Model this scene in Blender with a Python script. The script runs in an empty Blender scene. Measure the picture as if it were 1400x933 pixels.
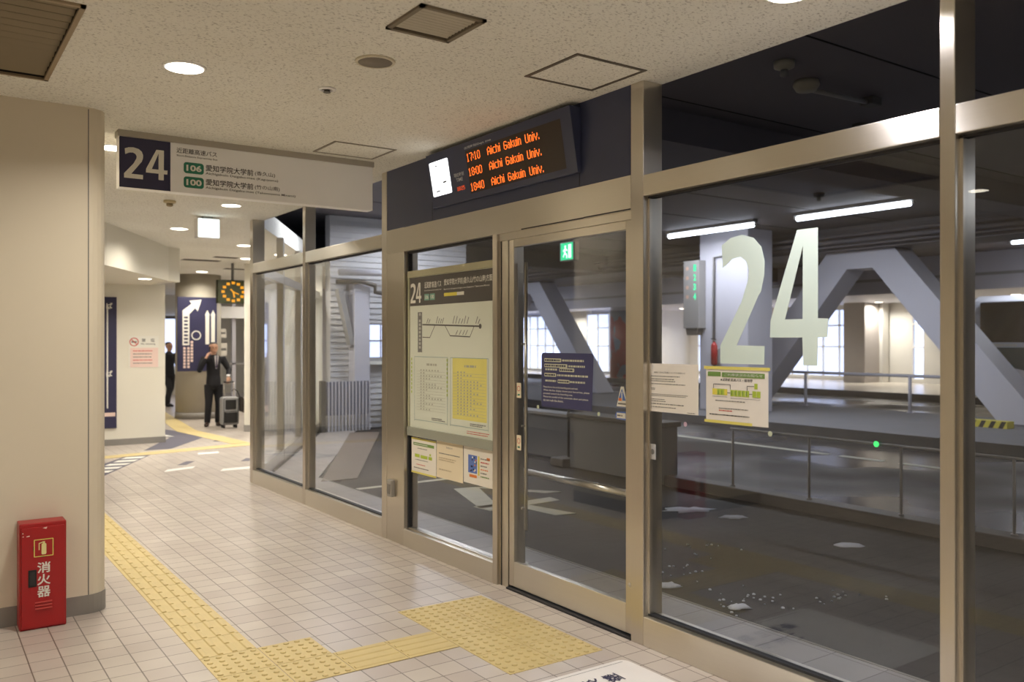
import bpy, bmesh, math, random
from mathutils import Vector, Matrix
from mathutils.geometry import tessellate_polygon
random.seed(7)
S = bpy.context.scene
COL = S.collection

# ------------------------------------------------------------------ camera
YAW = math.atan(820 / 1180.0)
cd = bpy.data.cameras.new('camera')
cam = bpy.data.objects.new('camera', cd)
COL.objects.link(cam)
cam.location = (0, 0, 1.67)
cam.rotation_euler = (math.pi / 2, 0, -YAW)
cd.sensor_width = 36
cd.lens = 36 * 1180 / 1400.0
cd.clip_start = 0.05
cd.clip_end = 300
cd.dof.use_dof = True
cd.dof.focus_distance = 5.2
cd.dof.aperture_fstop = 2.2
S.camera = cam

# ------------------------------------------------------------------ world, exposure
w = bpy.data.worlds.new('world')
S.world = w
w.use_nodes = True
bg = w.node_tree.nodes['Background']
bg.inputs['Color'].default_value = (0.62, 0.72, 1.0, 1)
bg.inputs['Strength'].default_value = 0.25
vs = S.view_settings
vs.view_transform = 'Standard'
vs.look = 'None'
vs.gamma = 1
vs.use_curve_mapping = False
vs.exposure = 0.0

CEIL = 3.10          # concourse ceiling
BAY = 4.05           # bus bay ceiling
GX = 3.338           # inner face of the glass
WARM = (1.0, 0.92, 0.80)
COOL = (0.88, 0.91, 1.0)
DOWN_POWER = 26.0
TUBE_POWER = 80.0


# ------------------------------------------------------------------ materials
def lin(c):
    def f(v):
        v /= 255.0
        return v / 12.92 if v <= 0.04045 else ((v + 0.055) / 1.055) ** 2.4
    return tuple(f(v) for v in c) + (1.0,)


MATS = {}


def mat(name, rgb, rough=0.5, metal=0.0, var=0.06, scale=6.0, spec=0.5, bump=0.0, bscale=60.0, stretch=None):
    if name in MATS:
        return MATS[name]
    m = bpy.data.materials.new(name)
    m.use_nodes = True
    nt = m.node_tree
    b = nt.nodes['Principled BSDF']
    col = lin(rgb)
    tc = nt.nodes.new('ShaderNodeTexCoord')
    mp = nt.nodes.new('ShaderNodeMapping')
    nt.links.new(tc.outputs['Object'], mp.inputs['Vector'])
    if stretch:
        mp.inputs['Scale'].default_value = stretch
    nz = nt.nodes.new('ShaderNodeTexNoise')
    nz.inputs['Scale'].default_value = scale
    nz.inputs['Detail'].default_value = 4
    nt.links.new(mp.outputs['Vector'], nz.inputs['Vector'])
    mx = nt.nodes.new('ShaderNodeMix')
    mx.data_type = 'RGBA'
    mx.inputs[6].default_value = tuple(c * (1 - var) for c in col[:3]) + (1,)
    mx.inputs[7].default_value = tuple(min(1, c * (1 + var)) for c in col[:3]) + (1,)
    nt.links.new(nz.outputs['Fac'], mx.inputs[0])
    nt.links.new(mx.outputs[2], b.inputs['Base Color'])
    b.inputs['Roughness'].default_value = rough
    b.inputs['Metallic'].default_value = metal
    b.inputs['Specular IOR Level'].default_value = spec
    if bump:
        n2 = nt.nodes.new('ShaderNodeTexNoise')
        n2.inputs['Scale'].default_value = bscale
        nt.links.new(mp.outputs['Vector'], n2.inputs['Vector'])
        bp = nt.nodes.new('ShaderNodeBump')
        bp.inputs['Strength'].default_value = bump
        bp.inputs['Distance'].default_value = 0.01
        nt.links.new(n2.outputs['Fac'], bp.inputs['Height'])
        nt.links.new(bp.outputs['Normal'], b.inputs['Normal'])
    MATS[name] = m
    return m


def emit(name, rgb, strength, base=None):
    if name in MATS:
        return MATS[name]
    m = bpy.data.materials.new(name)
    m.use_nodes = True
    b = m.node_tree.nodes['Principled BSDF']
    b.inputs['Base Color'].default_value = lin(base or rgb)
    b.inputs['Emission Color'].default_value = lin(rgb)
    b.inputs['Emission Strength'].default_value = strength
    b.inputs['Roughness'].default_value = 0.5
    MATS[name] = m
    return m


def glass(name, tint, r0=0.045):
    """Architectural glass: clear transmission plus a mirror reflection that grows to grazing angles."""
    m = bpy.data.materials.new(name)
    m.use_nodes = True
    nt = m.node_tree
    nt.nodes.clear()
    out = nt.nodes.new('ShaderNodeOutputMaterial')
    tr = nt.nodes.new('ShaderNodeBsdfTransparent')
    tr.inputs['Color'].default_value = tint + (1,)
    gl = nt.nodes.new('ShaderNodeBsdfGlossy')
    gl.inputs['Roughness'].default_value = 0.0
    gl.inputs['Color'].default_value = (1, 1, 1, 1)
    lw = nt.nodes.new('ShaderNodeLayerWeight')
    lw.inputs['Blend'].default_value = 0.5
    pw = nt.nodes.new('ShaderNodeMath')
    pw.operation = 'POWER'
    pw.inputs[1].default_value = 5.0
    nt.links.new(lw.outputs['Facing'], pw.inputs[0])
    ml = nt.nodes.new('ShaderNodeMath')
    ml.operation = 'MULTIPLY_ADD'
    ml.inputs[1].default_value = 1 - r0
    ml.inputs[2].default_value = r0
    nt.links.new(pw.outputs[0], ml.inputs[0])
    mx = nt.nodes.new('ShaderNodeMixShader')
    nt.links.new(ml.outputs[0], mx.inputs[0])
    nt.links.new(tr.outputs[0], mx.inputs[1])
    nt.links.new(gl.outputs[0], mx.inputs[2])
    nt.links.new(mx.outputs[0], out.inputs['Surface'])
    MATS[name] = m
    return m


def node_mat(name):
    m = bpy.data.materials.new(name)
    m.use_nodes = True
    MATS[name] = m
    nt = m.node_tree
    return m, nt, nt.nodes['Principled BSDF']


def ramp(nt, stops):
    r = nt.nodes.new('ShaderNodeValToRGB')
    e = r.color_ramp.elements
    e[0].position, e[0].color = stops[0]
    e[1].position, e[1].color = stops[-1]
    for p, c in stops[1:-1]:
        k = e.new(p)
        k.color = c
    return r


def tile_mat(name, c1, c2, grout, size, off=(0, 0), rough=0.32, mortar=0.0035):
    m, nt, b = node_mat(name)
    tc = nt.nodes.new('ShaderNodeTexCoord')
    mp = nt.nodes.new('ShaderNodeMapping')
    mp.inputs['Location'].default_value = (-off[0], -off[1], 0)
    nt.links.new(tc.outputs['Object'], mp.inputs['Vector'])
    br = nt.nodes.new('ShaderNodeTexBrick')
    br.offset = 0
    br.squash = 1
    br.inputs['Scale'].default_value = 1
    br.inputs['Brick Width'].default_value = size
    br.inputs['Row Height'].default_value = size
    br.inputs['Mortar Size'].default_value = mortar
    br.inputs['Mortar Smooth'].default_value = 0.2
    br.inputs['Color1'].default_value = lin(c1)
    br.inputs['Color2'].default_value = lin(c2)
    br.inputs['Mortar'].default_value = lin(grout)
    nt.links.new(mp.outputs['Vector'], br.inputs['Vector'])
    nz = nt.nodes.new('ShaderNodeTexNoise')
    nz.inputs['Scale'].default_value = 1.3
    nz.inputs['Detail'].default_value = 6
    nt.links.new(tc.outputs['Object'], nz.inputs['Vector'])
    r = ramp(nt, [(0.3, (0.86, 0.84, 0.82, 1)), (0.7, (1.05, 1.04, 1.03, 1))])
    nt.links.new(nz.outputs['Fac'], r.inputs[0])
    mx = nt.nodes.new('ShaderNodeMix')
    mx.data_type = 'RGBA'
    mx.blend_type = 'MULTIPLY'
    mx.inputs[0].default_value = 1
    nt.links.new(br.outputs['Color'], mx.inputs[6])
    nt.links.new(r.outputs['Color'], mx.inputs[7])
    nt.links.new(mx.outputs[2], b.inputs['Base Color'])
    b.inputs['Roughness'].default_value = rough
    bp = nt.nodes.new('ShaderNodeBump')
    bp.inputs['Strength'].default_value = 0.35
    bp.inputs['Distance'].default_value = 0.003
    bp.invert = True
    nt.links.new(br.outputs['Fac'], bp.inputs['Height'])
    nt.links.new(bp.outputs['Normal'], b.inputs['Normal'])
    return m


def ceiling_mat():
    m, nt, b = node_mat('fissured_ceiling_board')
    tc = nt.nodes.new('ShaderNodeTexCoord')
    mp = nt.nodes.new('ShaderNodeMapping')
    mp.inputs['Rotation'].default_value = (0, 0, 0.3)
    mp.inputs['Scale'].default_value = (1.0, 1.6, 1)
    nt.links.new(tc.outputs['Object'], mp.inputs['Vector'])
    n1 = nt.nodes.new('ShaderNodeTexNoise')
    n1.inputs['Scale'].default_value = 62
    n1.inputs['Detail'].default_value = 2
    n1.inputs['Distortion'].default_value = 0.6
    nt.links.new(mp.outputs['Vector'], n1.inputs['Vector'])
    r1 = ramp(nt, [(0.33, (0.50, 0.48, 0.43, 1)), (0.43, (0.88, 0.87, 0.80, 1))])
    nt.links.new(n1.outputs['Fac'], r1.inputs[0])
    n2 = nt.nodes.new('ShaderNodeTexNoise')
    n2.inputs['Scale'].default_value = 0.9
    nt.links.new(tc.outputs['Object'], n2.inputs['Vector'])
    r2 = ramp(nt, [(0.3, (0.93, 0.92, 0.9, 1)), (0.7, (1, 1, 1, 1))])
    nt.links.new(n2.outputs['Fac'], r2.inputs[0])
    mx = nt.nodes.new('ShaderNodeMix')
    mx.data_type = 'RGBA'
    mx.blend_type = 'MULTIPLY'
    mx.inputs[0].default_value = 1
    nt.links.new(r1.outputs['Color'], mx.inputs[6])
    nt.links.new(r2.outputs['Color'], mx.inputs[7])
    nt.links.new(mx.outputs[2], b.inputs['Base Color'])
    b.inputs['Roughness'].default_value = 0.9
    bp = nt.nodes.new('ShaderNodeBump')
    bp.inputs['Strength'].default_value = 0.4
    bp.inputs['Distance'].default_value = 0.004
    nt.links.new(n1.outputs['Fac'], bp.inputs['Height'])
    nt.links.new(bp.outputs['Normal'], b.inputs['Normal'])
    return m


def steel_mat(name, rgb=(196, 188, 172), rough=0.3, vertical=False):
    m, nt, b = node_mat(name)
    tc = nt.nodes.new('ShaderNodeTexCoord')
    mp = nt.nodes.new('ShaderNodeMapping')
    mp.inputs['Scale'].default_value = (160, 160, 0.8) if vertical else (160, 0.8, 160)
    nt.links.new(tc.outputs['Object'], mp.inputs['Vector'])
    nz = nt.nodes.new('ShaderNodeTexNoise')
    nz.inputs['Scale'].default_value = 6
    nz.inputs['Detail'].default_value = 5
    nt.links.new(mp.outputs['Vector'], nz.inputs['Vector'])
    c = lin(rgb)
    r = ramp(nt, [(0.3, tuple(v * 0.95 for v in c[:3]) + (1,)), (0.7, c)])
    nt.links.new(nz.outputs['Fac'], r.inputs[0])
    nt.links.new(r.outputs['Color'], b.inputs['Base Color'])
    rr = nt.nodes.new('ShaderNodeMapRange')
    rr.inputs[3].default_value = rough - 0.05
    rr.inputs[4].default_value = rough + 0.08
    nt.links.new(nz.outputs['Fac'], rr.inputs[0])
    nt.links.new(rr.outputs[0], b.inputs['Roughness'])
    b.inputs['Metallic'].default_value = 1.0
    b.inputs['Anisotropic'].default_value = 0.85
    tg = nt.nodes.new('ShaderNodeCombineXYZ')
    tg.inputs[1].default_value = 1.0 if vertical else 0.0
    tg.inputs[2].default_value = 0.0 if vertical else 1.0
    nt.links.new(tg.outputs[0], b.inputs['Tangent'])
    bp = nt.nodes.new('ShaderNodeBump')
    bp.inputs['Strength'].default_value = 0.03
    bp.inputs['Distance'].default_value = 0.001
    nt.links.new(nz.outputs['Fac'], bp.inputs['Height'])
    nt.links.new(bp.outputs['Normal'], b.inputs['Normal'])
    return m


def asphalt_mat(name, wet):
    m, nt, b = node_mat(name)
    tc = nt.nodes.new('ShaderNodeTexCoord')
    n1 = nt.nodes.new('ShaderNodeTexNoise')
    n1.inputs['Scale'].default_value = 0.6
    n1.inputs['Detail'].default_value = 6
    nt.links.new(tc.outputs['Object'], n1.inputs['Vector'])
    r1 = ramp(nt, [(0.35, lin((38, 37, 38))), (0.65, lin((54, 53, 54)))])
    nt.links.new(n1.outputs['Fac'], r1.inputs[0])
    nt.links.new(r1.outputs['Color'], b.inputs['Base Color'])
    b.inputs['Specular IOR Level'].default_value = 0.18
    r2 = ramp(nt, [(0.42, (wet, wet, wet, 1)), (0.6, (0.7, 0.7, 0.7, 1))])
    n3 = nt.nodes.new('ShaderNodeTexNoise')
    n3.inputs['Scale'].default_value = 0.35
    nt.links.new(tc.outputs['Object'], n3.inputs['Vector'])
    nt.links.new(n3.outputs['Fac'], r2.inputs[0])
    nt.links.new(r2.outputs['Color'], b.inputs['Roughness'])
    n2 = nt.nodes.new('ShaderNodeTexNoise')
    n2.inputs['Scale'].default_value = 90
    nt.links.new(tc.outputs['Object'], n2.inputs['Vector'])
    bp = nt.nodes.new('ShaderNodeBump')
    bp.inputs['Strength'].default_value = 0.15
    bp.inputs['Distance'].default_value = 0.004
    nt.links.new(n2.outputs['Fac'], bp.inputs['Height'])
    nt.links.new(bp.outputs['Normal'], b.inputs['Normal'])
    return m


M_FLOOR = tile_mat('beige_floor_tile', (198, 190, 180), (188, 178, 170), (122, 112, 104), 0.1525, (0.647, 4.64))
M_PAVE = tile_mat('grey_pavement_tile', (168, 162, 158), (156, 152, 150), (110, 105, 102), 0.305, (3.42, 4.64), 0.4)
M_CEIL = ceiling_mat()
M_STEEL = steel_mat('brushed_steel', (224, 219, 208), 0.3)
M_STEELV = steel_mat('brushed_steel_post', (218, 212, 200), 0.3, True)
M_ASPH = asphalt_mat('damp_asphalt', 0.55)
M_WET = asphalt_mat('wet_asphalt', 0.22)
M_GLASS = glass('window_glass', (0.955, 0.965, 0.97))
M_GASKET = mat('black_gasket', (40, 40, 42), 0.6)
M_WALL = mat('cream_wall_paint', (220, 210, 190), 0.55, var=0.05, scale=1.2, bump=0.03)
M_WHITEWALL = mat('white_wall_paint', (226, 222, 208), 0.55, var=0.03, scale=1.0)
M_BASE = mat('grey_skirting', (140, 136, 130), 0.5, var=0.1)
M_NAVY = mat('navy_panel', (60, 66, 94), 0.34, var=0.06)
M_NAVYSIGN = mat('navy_sign_face', (48, 47, 78), 0.45)
M_WHITE = mat('white_sign_face', (246, 246, 246), 0.45, var=0.02)
M_OFFWHITE = mat('off_white_print', (228, 226, 216), 0.5, var=0.02)
M_PAPER = mat('white_paper', (236, 230, 218), 0.7, var=0.02)
M_CREAM = mat('cream_paper', (232, 218, 188), 0.7, var=0.02)
M_INK = mat('black_ink', (45, 43, 44), 0.6)
M_INKGREY = mat('grey_ink', (120, 118, 114), 0.6)
M_GREEN = mat('green_print', (40, 122, 96), 0.5)
M_OLIVE = mat('olive_green_print', (112, 146, 72), 0.6)
M_LIME = mat('lime_print', (176, 196, 66), 0.6)
M_YEL = mat('yellow_print', (224, 210, 84), 0.6)
M_PALEYEL = mat('yellow_tape', (226, 214, 110), 0.5)
M_RED = mat('red_cabinet_paint', (164, 24, 28), 0.35, var=0.1)
M_REDINK = mat('red_ink', (200, 60, 52), 0.5)
M_PINK = mat('pink_print', (232, 206, 196), 0.6)
M_BLACK = mat('black_plastic', (28, 28, 30), 0.45)
M_TACT = mat('yellow_tactile_tile', (206, 186, 130), 0.5, var=0.09, scale=9)
M_GREY = mat('grey_metal_paint', (150, 148, 146), 0.45)
M_LAV = mat('pale_grey_steel_paint', (198, 197, 206), 0.5, var=0.05, scale=1)
M_CONC = mat('grey_concrete', (112, 112, 116), 0.8, var=0.14, scale=2.2, bump=0.1)
M_DARK = mat('dark_bay_ceiling_paint', (108, 103, 108), 0.75, var=0.08, scale=0.6)
M_BEAM = mat('bay_beam_paint', (112, 108, 112), 0.7, var=0.08)
M_ROADPAINT = mat('white_road_paint', (196, 194, 178), 0.7, var=0.15, scale=8)
M_BLUE = mat('blue_print', (92, 120, 190), 0.6)
M_ORANGE = mat('orange_print', (226, 128, 60), 0.6)
M_DGREY = mat('dark_grey_print', (84, 80, 76), 0.55)
M_PGREEN = mat('pale_green_board', (216, 220, 204), 0.5, var=0.02)
M_FROST = mat('frosted_vinyl', (216, 232, 220), 0.5, var=0.02)
M_LOUV = mat('brown_grille_metal', (120, 108, 88), 0.5)
M_HOLE = mat('grille_dark_duct', (34, 30, 26), 0.9)
M_LAMP = emit('lamp_glow', (255, 244, 222), 9)
M_TUBE = emit('tube_glow', (238, 244, 255), 9)
M_LITBOX = emit('lit_sign_face', (236, 250, 250), 2.2)
M_LED = emit('orange_led', (255, 108, 34), 2.1, (60, 20, 5))
M_LEDG = emit('green_led', (70, 240, 170), 1.5, (10, 40, 30))
M_AMBER = emit('amber_led', (240, 160, 20), 1.1, (60, 40, 5))
M_WINDOW = emit('daylit_frosted_pane', (206, 218, 255), 1.5)


# ------------------------------------------------------------------ mesh helpers
ORG = {}


class MB:
    def __init__(s):
        s.v, s.f, s.m, s.mats, s.sm = [], [], [], [], []

    def mi(s, m):
        if m not in s.mats:
            s.mats.append(m)
        return s.mats.index(m)

    def add(s, vs_, fs, m, smooth=False):
        o = len(s.v)
        i = s.mi(m)
        s.v += [tuple(p) for p in vs_]
        for f in fs:
            s.f.append(tuple(k + o for k in f))
            s.m.append(i)
            s.sm.append(smooth)
        return s

    def box(s, a, b, m):
        x0, y0, z0 = (min(p, q) for p, q in zip(a, b))
        x1, y1, z1 = (max(p, q) for p, q in zip(a, b))
        vs_ = [(x, y, z) for x in (x0, x1) for y in (y0, y1) for z in (z0, z1)]
        return s.add(vs_, [(0, 1, 3, 2), (4, 6, 7, 5), (0, 4, 5, 1), (2, 3, 7, 6), (0, 2, 6, 4), (1, 5, 7, 3)], m)

    def bar(s, p, q, wx, wz, m, up=(0, 0, 1)):
        p, q, up = Vector(p), Vector(q), Vector(up)
        d = (q - p).normalized()
        sd = d.cross(up)
        if sd.length < 1e-5:
            sd = d.cross(Vector((1, 0, 0)))
        sd.normalize()
        u = sd.cross(d)
        vs_ = []
        for c in (p, q):
            for a, b in ((-1, -1), (1, -1), (1, 1), (-1, 1)):
                vs_.append(c + sd * a * wx / 2 + u * b * wz / 2)
        return s.add(vs_, [(3, 2, 1, 0), (4, 5, 6, 7), (0, 1, 5, 4), (1, 2, 6, 5), (2, 3, 7, 6), (3, 0, 4, 7)], m)

    def prism(s, pts, o, u, v, n, m, holes=()):
        """2D outline pts (in u,v) extruded from o along n (full vector)."""
        o, u, v, n = map(Vector, (o, u, v, n))
        loops = [list(pts)] + [list(h) for h in holes]
        flat = [p for L in loops for p in L]
        tri = tessellate_polygon([[Vector((p[0], p[1], 0)) for p in L] for L in loops])
        k = len(flat)
        P = [o + u * a + v * b for a, b in flat]
        vs_ = P + [p + n for p in P]
        fs = []
        fl = u.cross(v).dot(n) > 0
        for t in tri:
            a, b, c = (flat[i] for i in t)
            ccw = (b[0] - a[0]) * (c[1] - a[1]) - (b[1] - a[1]) * (c[0] - a[0]) > 0
            t = tuple(t) if ccw == fl else tuple(reversed(t))
            fs.append(tuple(i + k for i in t))
            fs.append(tuple(reversed(t)))
        st = 0
        for li, L in enumerate(loops):
            ar = sum(L[i][0] * L[(i + 1) % len(L)][1] - L[(i + 1) % len(L)][0] * L[i][1] for i in range(len(L)))
            good = (ar > 0) == fl
            if li:
                good = not good
            for i in range(len(L)):
                a, b = st + i, st + (i + 1) % len(L)
                q = (a, b, b + k, a + k)
                fs.append(q if good else tuple(reversed(q)))
            st += len(L)
        return s.add(vs_, fs, m)

    def tube(s, path, rad, m, n=12, cap=True, smooth=True):
        P = [Vector(p) for p in path]
        R = rad if isinstance(rad, (list, tuple)) else [rad] * len(P)
        vs_, fs = [], []
        ref = None
        for i, p in enumerate(P):
            d = (P[min(i + 1, len(P) - 1)] - P[max(i - 1, 0)]).normalized()
            if ref is None:
                ref = Vector((0, 0, 1)) if abs(d.z) < 0.9 else Vector((1, 0, 0))
            a = d.cross(ref).normalized()
            b = d.cross(a).normalized()
            r = R[i]
            rx, ry = r if isinstance(r, (list, tuple)) else (r, r)
            for k in range(n):
                t = 2 * math.pi * k / n
                vs_.append(p + a * rx * math.cos(t) + b * ry * math.sin(t))
        for i in range(len(P) - 1):
            for k in range(n):
                fs.append((i * n + k, i * n + (k + 1) % n, (i + 1) * n + (k + 1) % n, (i + 1) * n + k))
        if cap:
            fs.append(tuple(reversed(range(n))))
            fs.append(tuple(range((len(P) - 1) * n, len(P) * n)))
        return s.add(vs_, fs, m, smooth)

    def lathe(s, c, prof, m, n=28, smooth=True):
        c = Vector(c)
        vs_, fs = [], []
        for r, z in prof:
            for k in range(n):
                t = 2 * math.pi * k / n
                vs_.append(c + Vector((r * math.cos(t), r * math.sin(t), z)))
        for i in range(len(prof) - 1):
            for k in range(n):
                fs.append((i * n + k, i * n + (k + 1) % n, (i + 1) * n + (k + 1) % n, (i + 1) * n + k))
        fs.append(tuple(reversed(range(n))))
        fs.append(tuple(range((len(prof) - 1) * n, len(prof) * n)))
        return s.add(vs_, fs, m, smooth)

    def ball(s, c, r, m, nu=16, nv=10):
        c = Vector(c)
        rx, ry, rz = r if isinstance(r, (list, tuple)) else (r, r, r)
        vs_, fs = [c + Vector((0, 0, -rz))], []
        for j in range(1, nv):
            ph = -math.pi / 2 + math.pi * j / nv
            for k in range(nu):
                t = 2 * math.pi * k / nu
                vs_.append(c + Vector((rx * math.cos(ph) * math.cos(t), ry * math.cos(ph) * math.sin(t), rz * math.sin(ph))))
        vs_.append(c + Vector((0, 0, rz)))
        for k in range(nu):
            fs.append((0, 1 + (k + 1) % nu, 1 + k))
            fs.append((len(vs_) - 1, 1 + (nv - 2) * nu + k, 1 + (nv - 2) * nu + (k + 1) % nu))
        for j in range(nv - 2):
            for k in range(nu):
                a, b = 1 + j * nu + k, 1 + j * nu + (k + 1) % nu
                fs.append((a, b, b + nu, a + nu))
        return s.add(vs_, fs, m, True)

    def build(s, name, parent=None, bevel=0, fix=True):
        org = ORG.get(parent.name, Vector((0, 0, 0))) if parent else Vector((0, 0, 0))
        me = bpy.data.meshes.new(name)
        me.from_pydata([tuple(Vector(p) - org) for p in s.v], [], s.f)
        for m in s.mats:
            me.materials.append(m)
        me.polygons.foreach_set('material_index', s.m)
        me.polygons.foreach_set('use_smooth', s.sm)
        me.update()
        if fix:
            bm = bmesh.new()
            bm.from_mesh(me)
            bmesh.ops.recalc_face_normals(bm, faces=bm.faces)
            bm.to_mesh(me)
            bm.free()
        o = bpy.data.objects.new(name, me)
        COL.objects.link(o)
        if parent:
            o.parent = parent
        ORG[o.name] = org
        if bevel:
            b = o.modifiers.new('bevel', 'BEVEL')
            b.width = bevel
            b.segments = 2
            b.limit_method = 'ANGLE'
        return o


def tag(o, label=None, cat=None, group=None, kind=None):
    if label:
        o['label'] = label
    if cat:
        o['category'] = cat
    if group:
        o['group'] = group
    if kind:
        o['kind'] = kind
    return o


def struct(o, label=None, cat=None):
    return tag(o, label, cat, kind='structure')


def thing(name, loc, label, cat, group=None):
    o = bpy.data.objects.new(name, None)
    COL.objects.link(o)
    o.location = loc
    o.empty_display_size = 0.1
    ORG[o.name] = Vector(loc)
    return tag(o, label, cat, group)


def copy_thing(src, delta, label, group=None):
    r = src.copy()
    COL.objects.link(r)
    r.location = Vector(src.location) + Vector(delta)
    r['label'] = label
    if group:
        r['group'] = group
    for ch in list(src.children):
        c = ch.copy()
        COL.objects.link(c)
        c.parent = r
        if c.type == 'MESH' or c.type == 'LIGHT':
            for g in list(ch.children):
                d = g.copy()
                COL.objects.link(d)
                d.parent = c
    return r


# text outlines, turned into plain mesh data
TXT = {}


def text_poly(body, off=0.0):
    key = (body, off)
    if key in TXT:
        return TXT[key]
    c = bpy.data.curves.new('lettering', 'FONT')
    c.body = body
    c.size = 1
    c.offset = off
    c.resolution_u = 3
    o = bpy.data.objects.new('lettering', c)
    COL.objects.link(o)
    dg = bpy.context.evaluated_depsgraph_get()
    me = bpy.data.meshes.new_from_object(o.evaluated_get(dg))
    vs_ = [(v.co.x, v.co.y) for v in me.vertices]
    fs = [tuple(p.vertices) for p in me.polygons]
    bpy.data.objects.remove(o)
    bpy.data.curves.remove(c)
    bpy.data.meshes.remove(me)
    xs = [p[0] for p in vs_] or [0, 1]
    ys = [p[1] for p in vs_] or [0, 1]
    TXT[key] = (vs_, fs, min(xs), max(xs), min(ys), max(ys))
    return TXT[key]


class Print:
    """Flat print on a plane: o + a*u + b*v, layered outwards along n."""

    def __init__(s, o, u, v, n, mb=None):
        s.o, s.u, s.v, s.n = map(Vector, (o, u, v, n))
        s.mb = mb or MB()
        s.step = 0.0009

    def at(s, a, b, L):
        return s.o + s.u * a + s.v * b + s.n * (L * s.step)

    def poly(s, pts, m, L=1):
        tri = tessellate_polygon([[Vector((p[0], p[1], 0)) for p in pts]])
        fl = s.u.cross(s.v).dot(s.n) > 0
        fs = []
        for t in tri:
            a, b, c = (pts[i] for i in t)
            ccw = (b[0] - a[0]) * (c[1] - a[1]) - (b[1] - a[1]) * (c[0] - a[0]) > 0
            fs.append(tuple(t) if ccw == fl else tuple(reversed(t)))
        s.mb.add([s.at(a, b, L) for a, b in pts], fs, m)

    def rect(s, a0, b0, a1, b1, m, L=1):
        s.poly([(a0, b0), (a1, b0), (a1, b1), (a0, b1)], m, L)

    def rrect(s, a0, b0, a1, b1, r, m, L=1):
        pts = []
        for cx, cy, t0 in ((a1 - r, b0 + r, -90), (a1 - r, b1 - r, 0), (a0 + r, b1 - r, 90), (a0 + r, b0 + r, 180)):
            for k in range(6):
                t = math.radians(t0 + 18 * k)
                pts.append((cx + r * math.cos(t), cy + r * math.sin(t)))
        s.poly(pts, m, L)

    def disc(s, a, b, r, m, L=1, n=24):
        s.poly([(a + r * math.cos(2 * math.pi * k / n), b + r * math.sin(2 * math.pi * k / n)) for k in range(n)], m, L)

    def ring(s, a, b, r, t, m, L=1, n=28):
        for k in range(n):
            p, q = 2 * math.pi * k / n, 2 * math.pi * (k + 1) / n
            s.poly([(a + (r - t) * math.cos(p), b + (r - t) * math.sin(p)), (a + r * math.cos(p), b + r * math.sin(p)),
                    (a + r * math.cos(q), b + r * math.sin(q)), (a + (r - t) * math.cos(q), b + (r - t) * math.sin(q))], m, L)

    def line(s, p, q, wd, m, L=1):
        dx, dy = q[0] - p[0], q[1] - p[1]
        k = math.hypot(dx, dy) or 1
        nx, ny = -dy / k * wd / 2, dx / k * wd / 2
        s.poly([(p[0] - nx, p[1] - ny), (q[0] - nx, q[1] - ny), (q[0] + nx, q[1] + ny), (p[0] + nx, p[1] + ny)], m, L)

    def text(s, body, a0, b0, a1, b1, m, L=2, off=0.0, keep=False):
        """Lettering fitted to the rectangle a0..a1, b0..b1."""
        vs_, fs, x0, x1, y0, y1 = text_poly(body, off)
        if not vs_:
            return
        sx, sy = (a1 - a0) / (x1 - x0), (b1 - b0) / (y1 - y0)
        if keep:
            k = min(abs(sx), abs(sy))
            cx = (a0 + a1) / 2 - (x1 - x0) * k / 2
            a0, sx, sy = cx, k, k
        P = [s.at(a0 + (x - x0) * sx, b0 + (y - y0) * sy, L) for x, y in vs_]
        out = []
        for f in fs:
            nn = Vector((0, 0, 0))
            for i in range(1, len(f) - 1):
                nn += (P[f[i]] - P[f[0]]).cross(P[f[i + 1]] - P[f[0]])
            out.append(f if nn.dot(s.n) > 0 else tuple(reversed(f)))
        s.mb.add(P, out, m)

    def scribble(s, a0, b0, a1, b1, rows, m, L=2, fill=0.55, ragged=0.3):
        """Rows of small word-like dashes, for print too small to read."""
        h = (b1 - b0) / rows
        for r in range(rows):
            b = b1 - (r + 0.5) * h
            a = a0
            end = a1 - (a1 - a0) * ragged * random.random()
            while a < end:
                k = h * random.uniform(0.5, 2.0)
                s.rect(a, b - h * fill / 2, min(a + k, end), b + h * fill / 2, m, L)
                a += k + h * 0.35


def inside(y, x=GX):
    """Print frame on the glass seen from the concourse: u to the right, v up."""
    return dict(o=(x, y, 0), u=(0, -1, 0), v=(0, 0, 1), n=(-1, 0, 0))


def toward(x, y):
    return dict(o=(x, y, 0), u=(1, 0, 0), v=(0, 0, 1), n=(0, -1, 0))


def light(name, kind, loc, energy, color, parent=None, size=0.2, size_y=None, rot=(0, 0, 0), shape='DISK', spread=180):
    l = bpy.data.lights.new(name, kind)
    l.energy = energy
    l.color = color
    if kind == 'AREA':
        l.shape = shape
        l.size = size
        l.spread = math.radians(spread)
        if size_y:
            l.size_y = size_y
    o = bpy.data.objects.new(name, l)
    COL.objects.link(o)
    if parent:
        o.parent = parent
        o.location = Vector(loc) - ORG[parent.name]
    else:
        o.location = loc
    o.rotation_euler = rot
    return o


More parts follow.
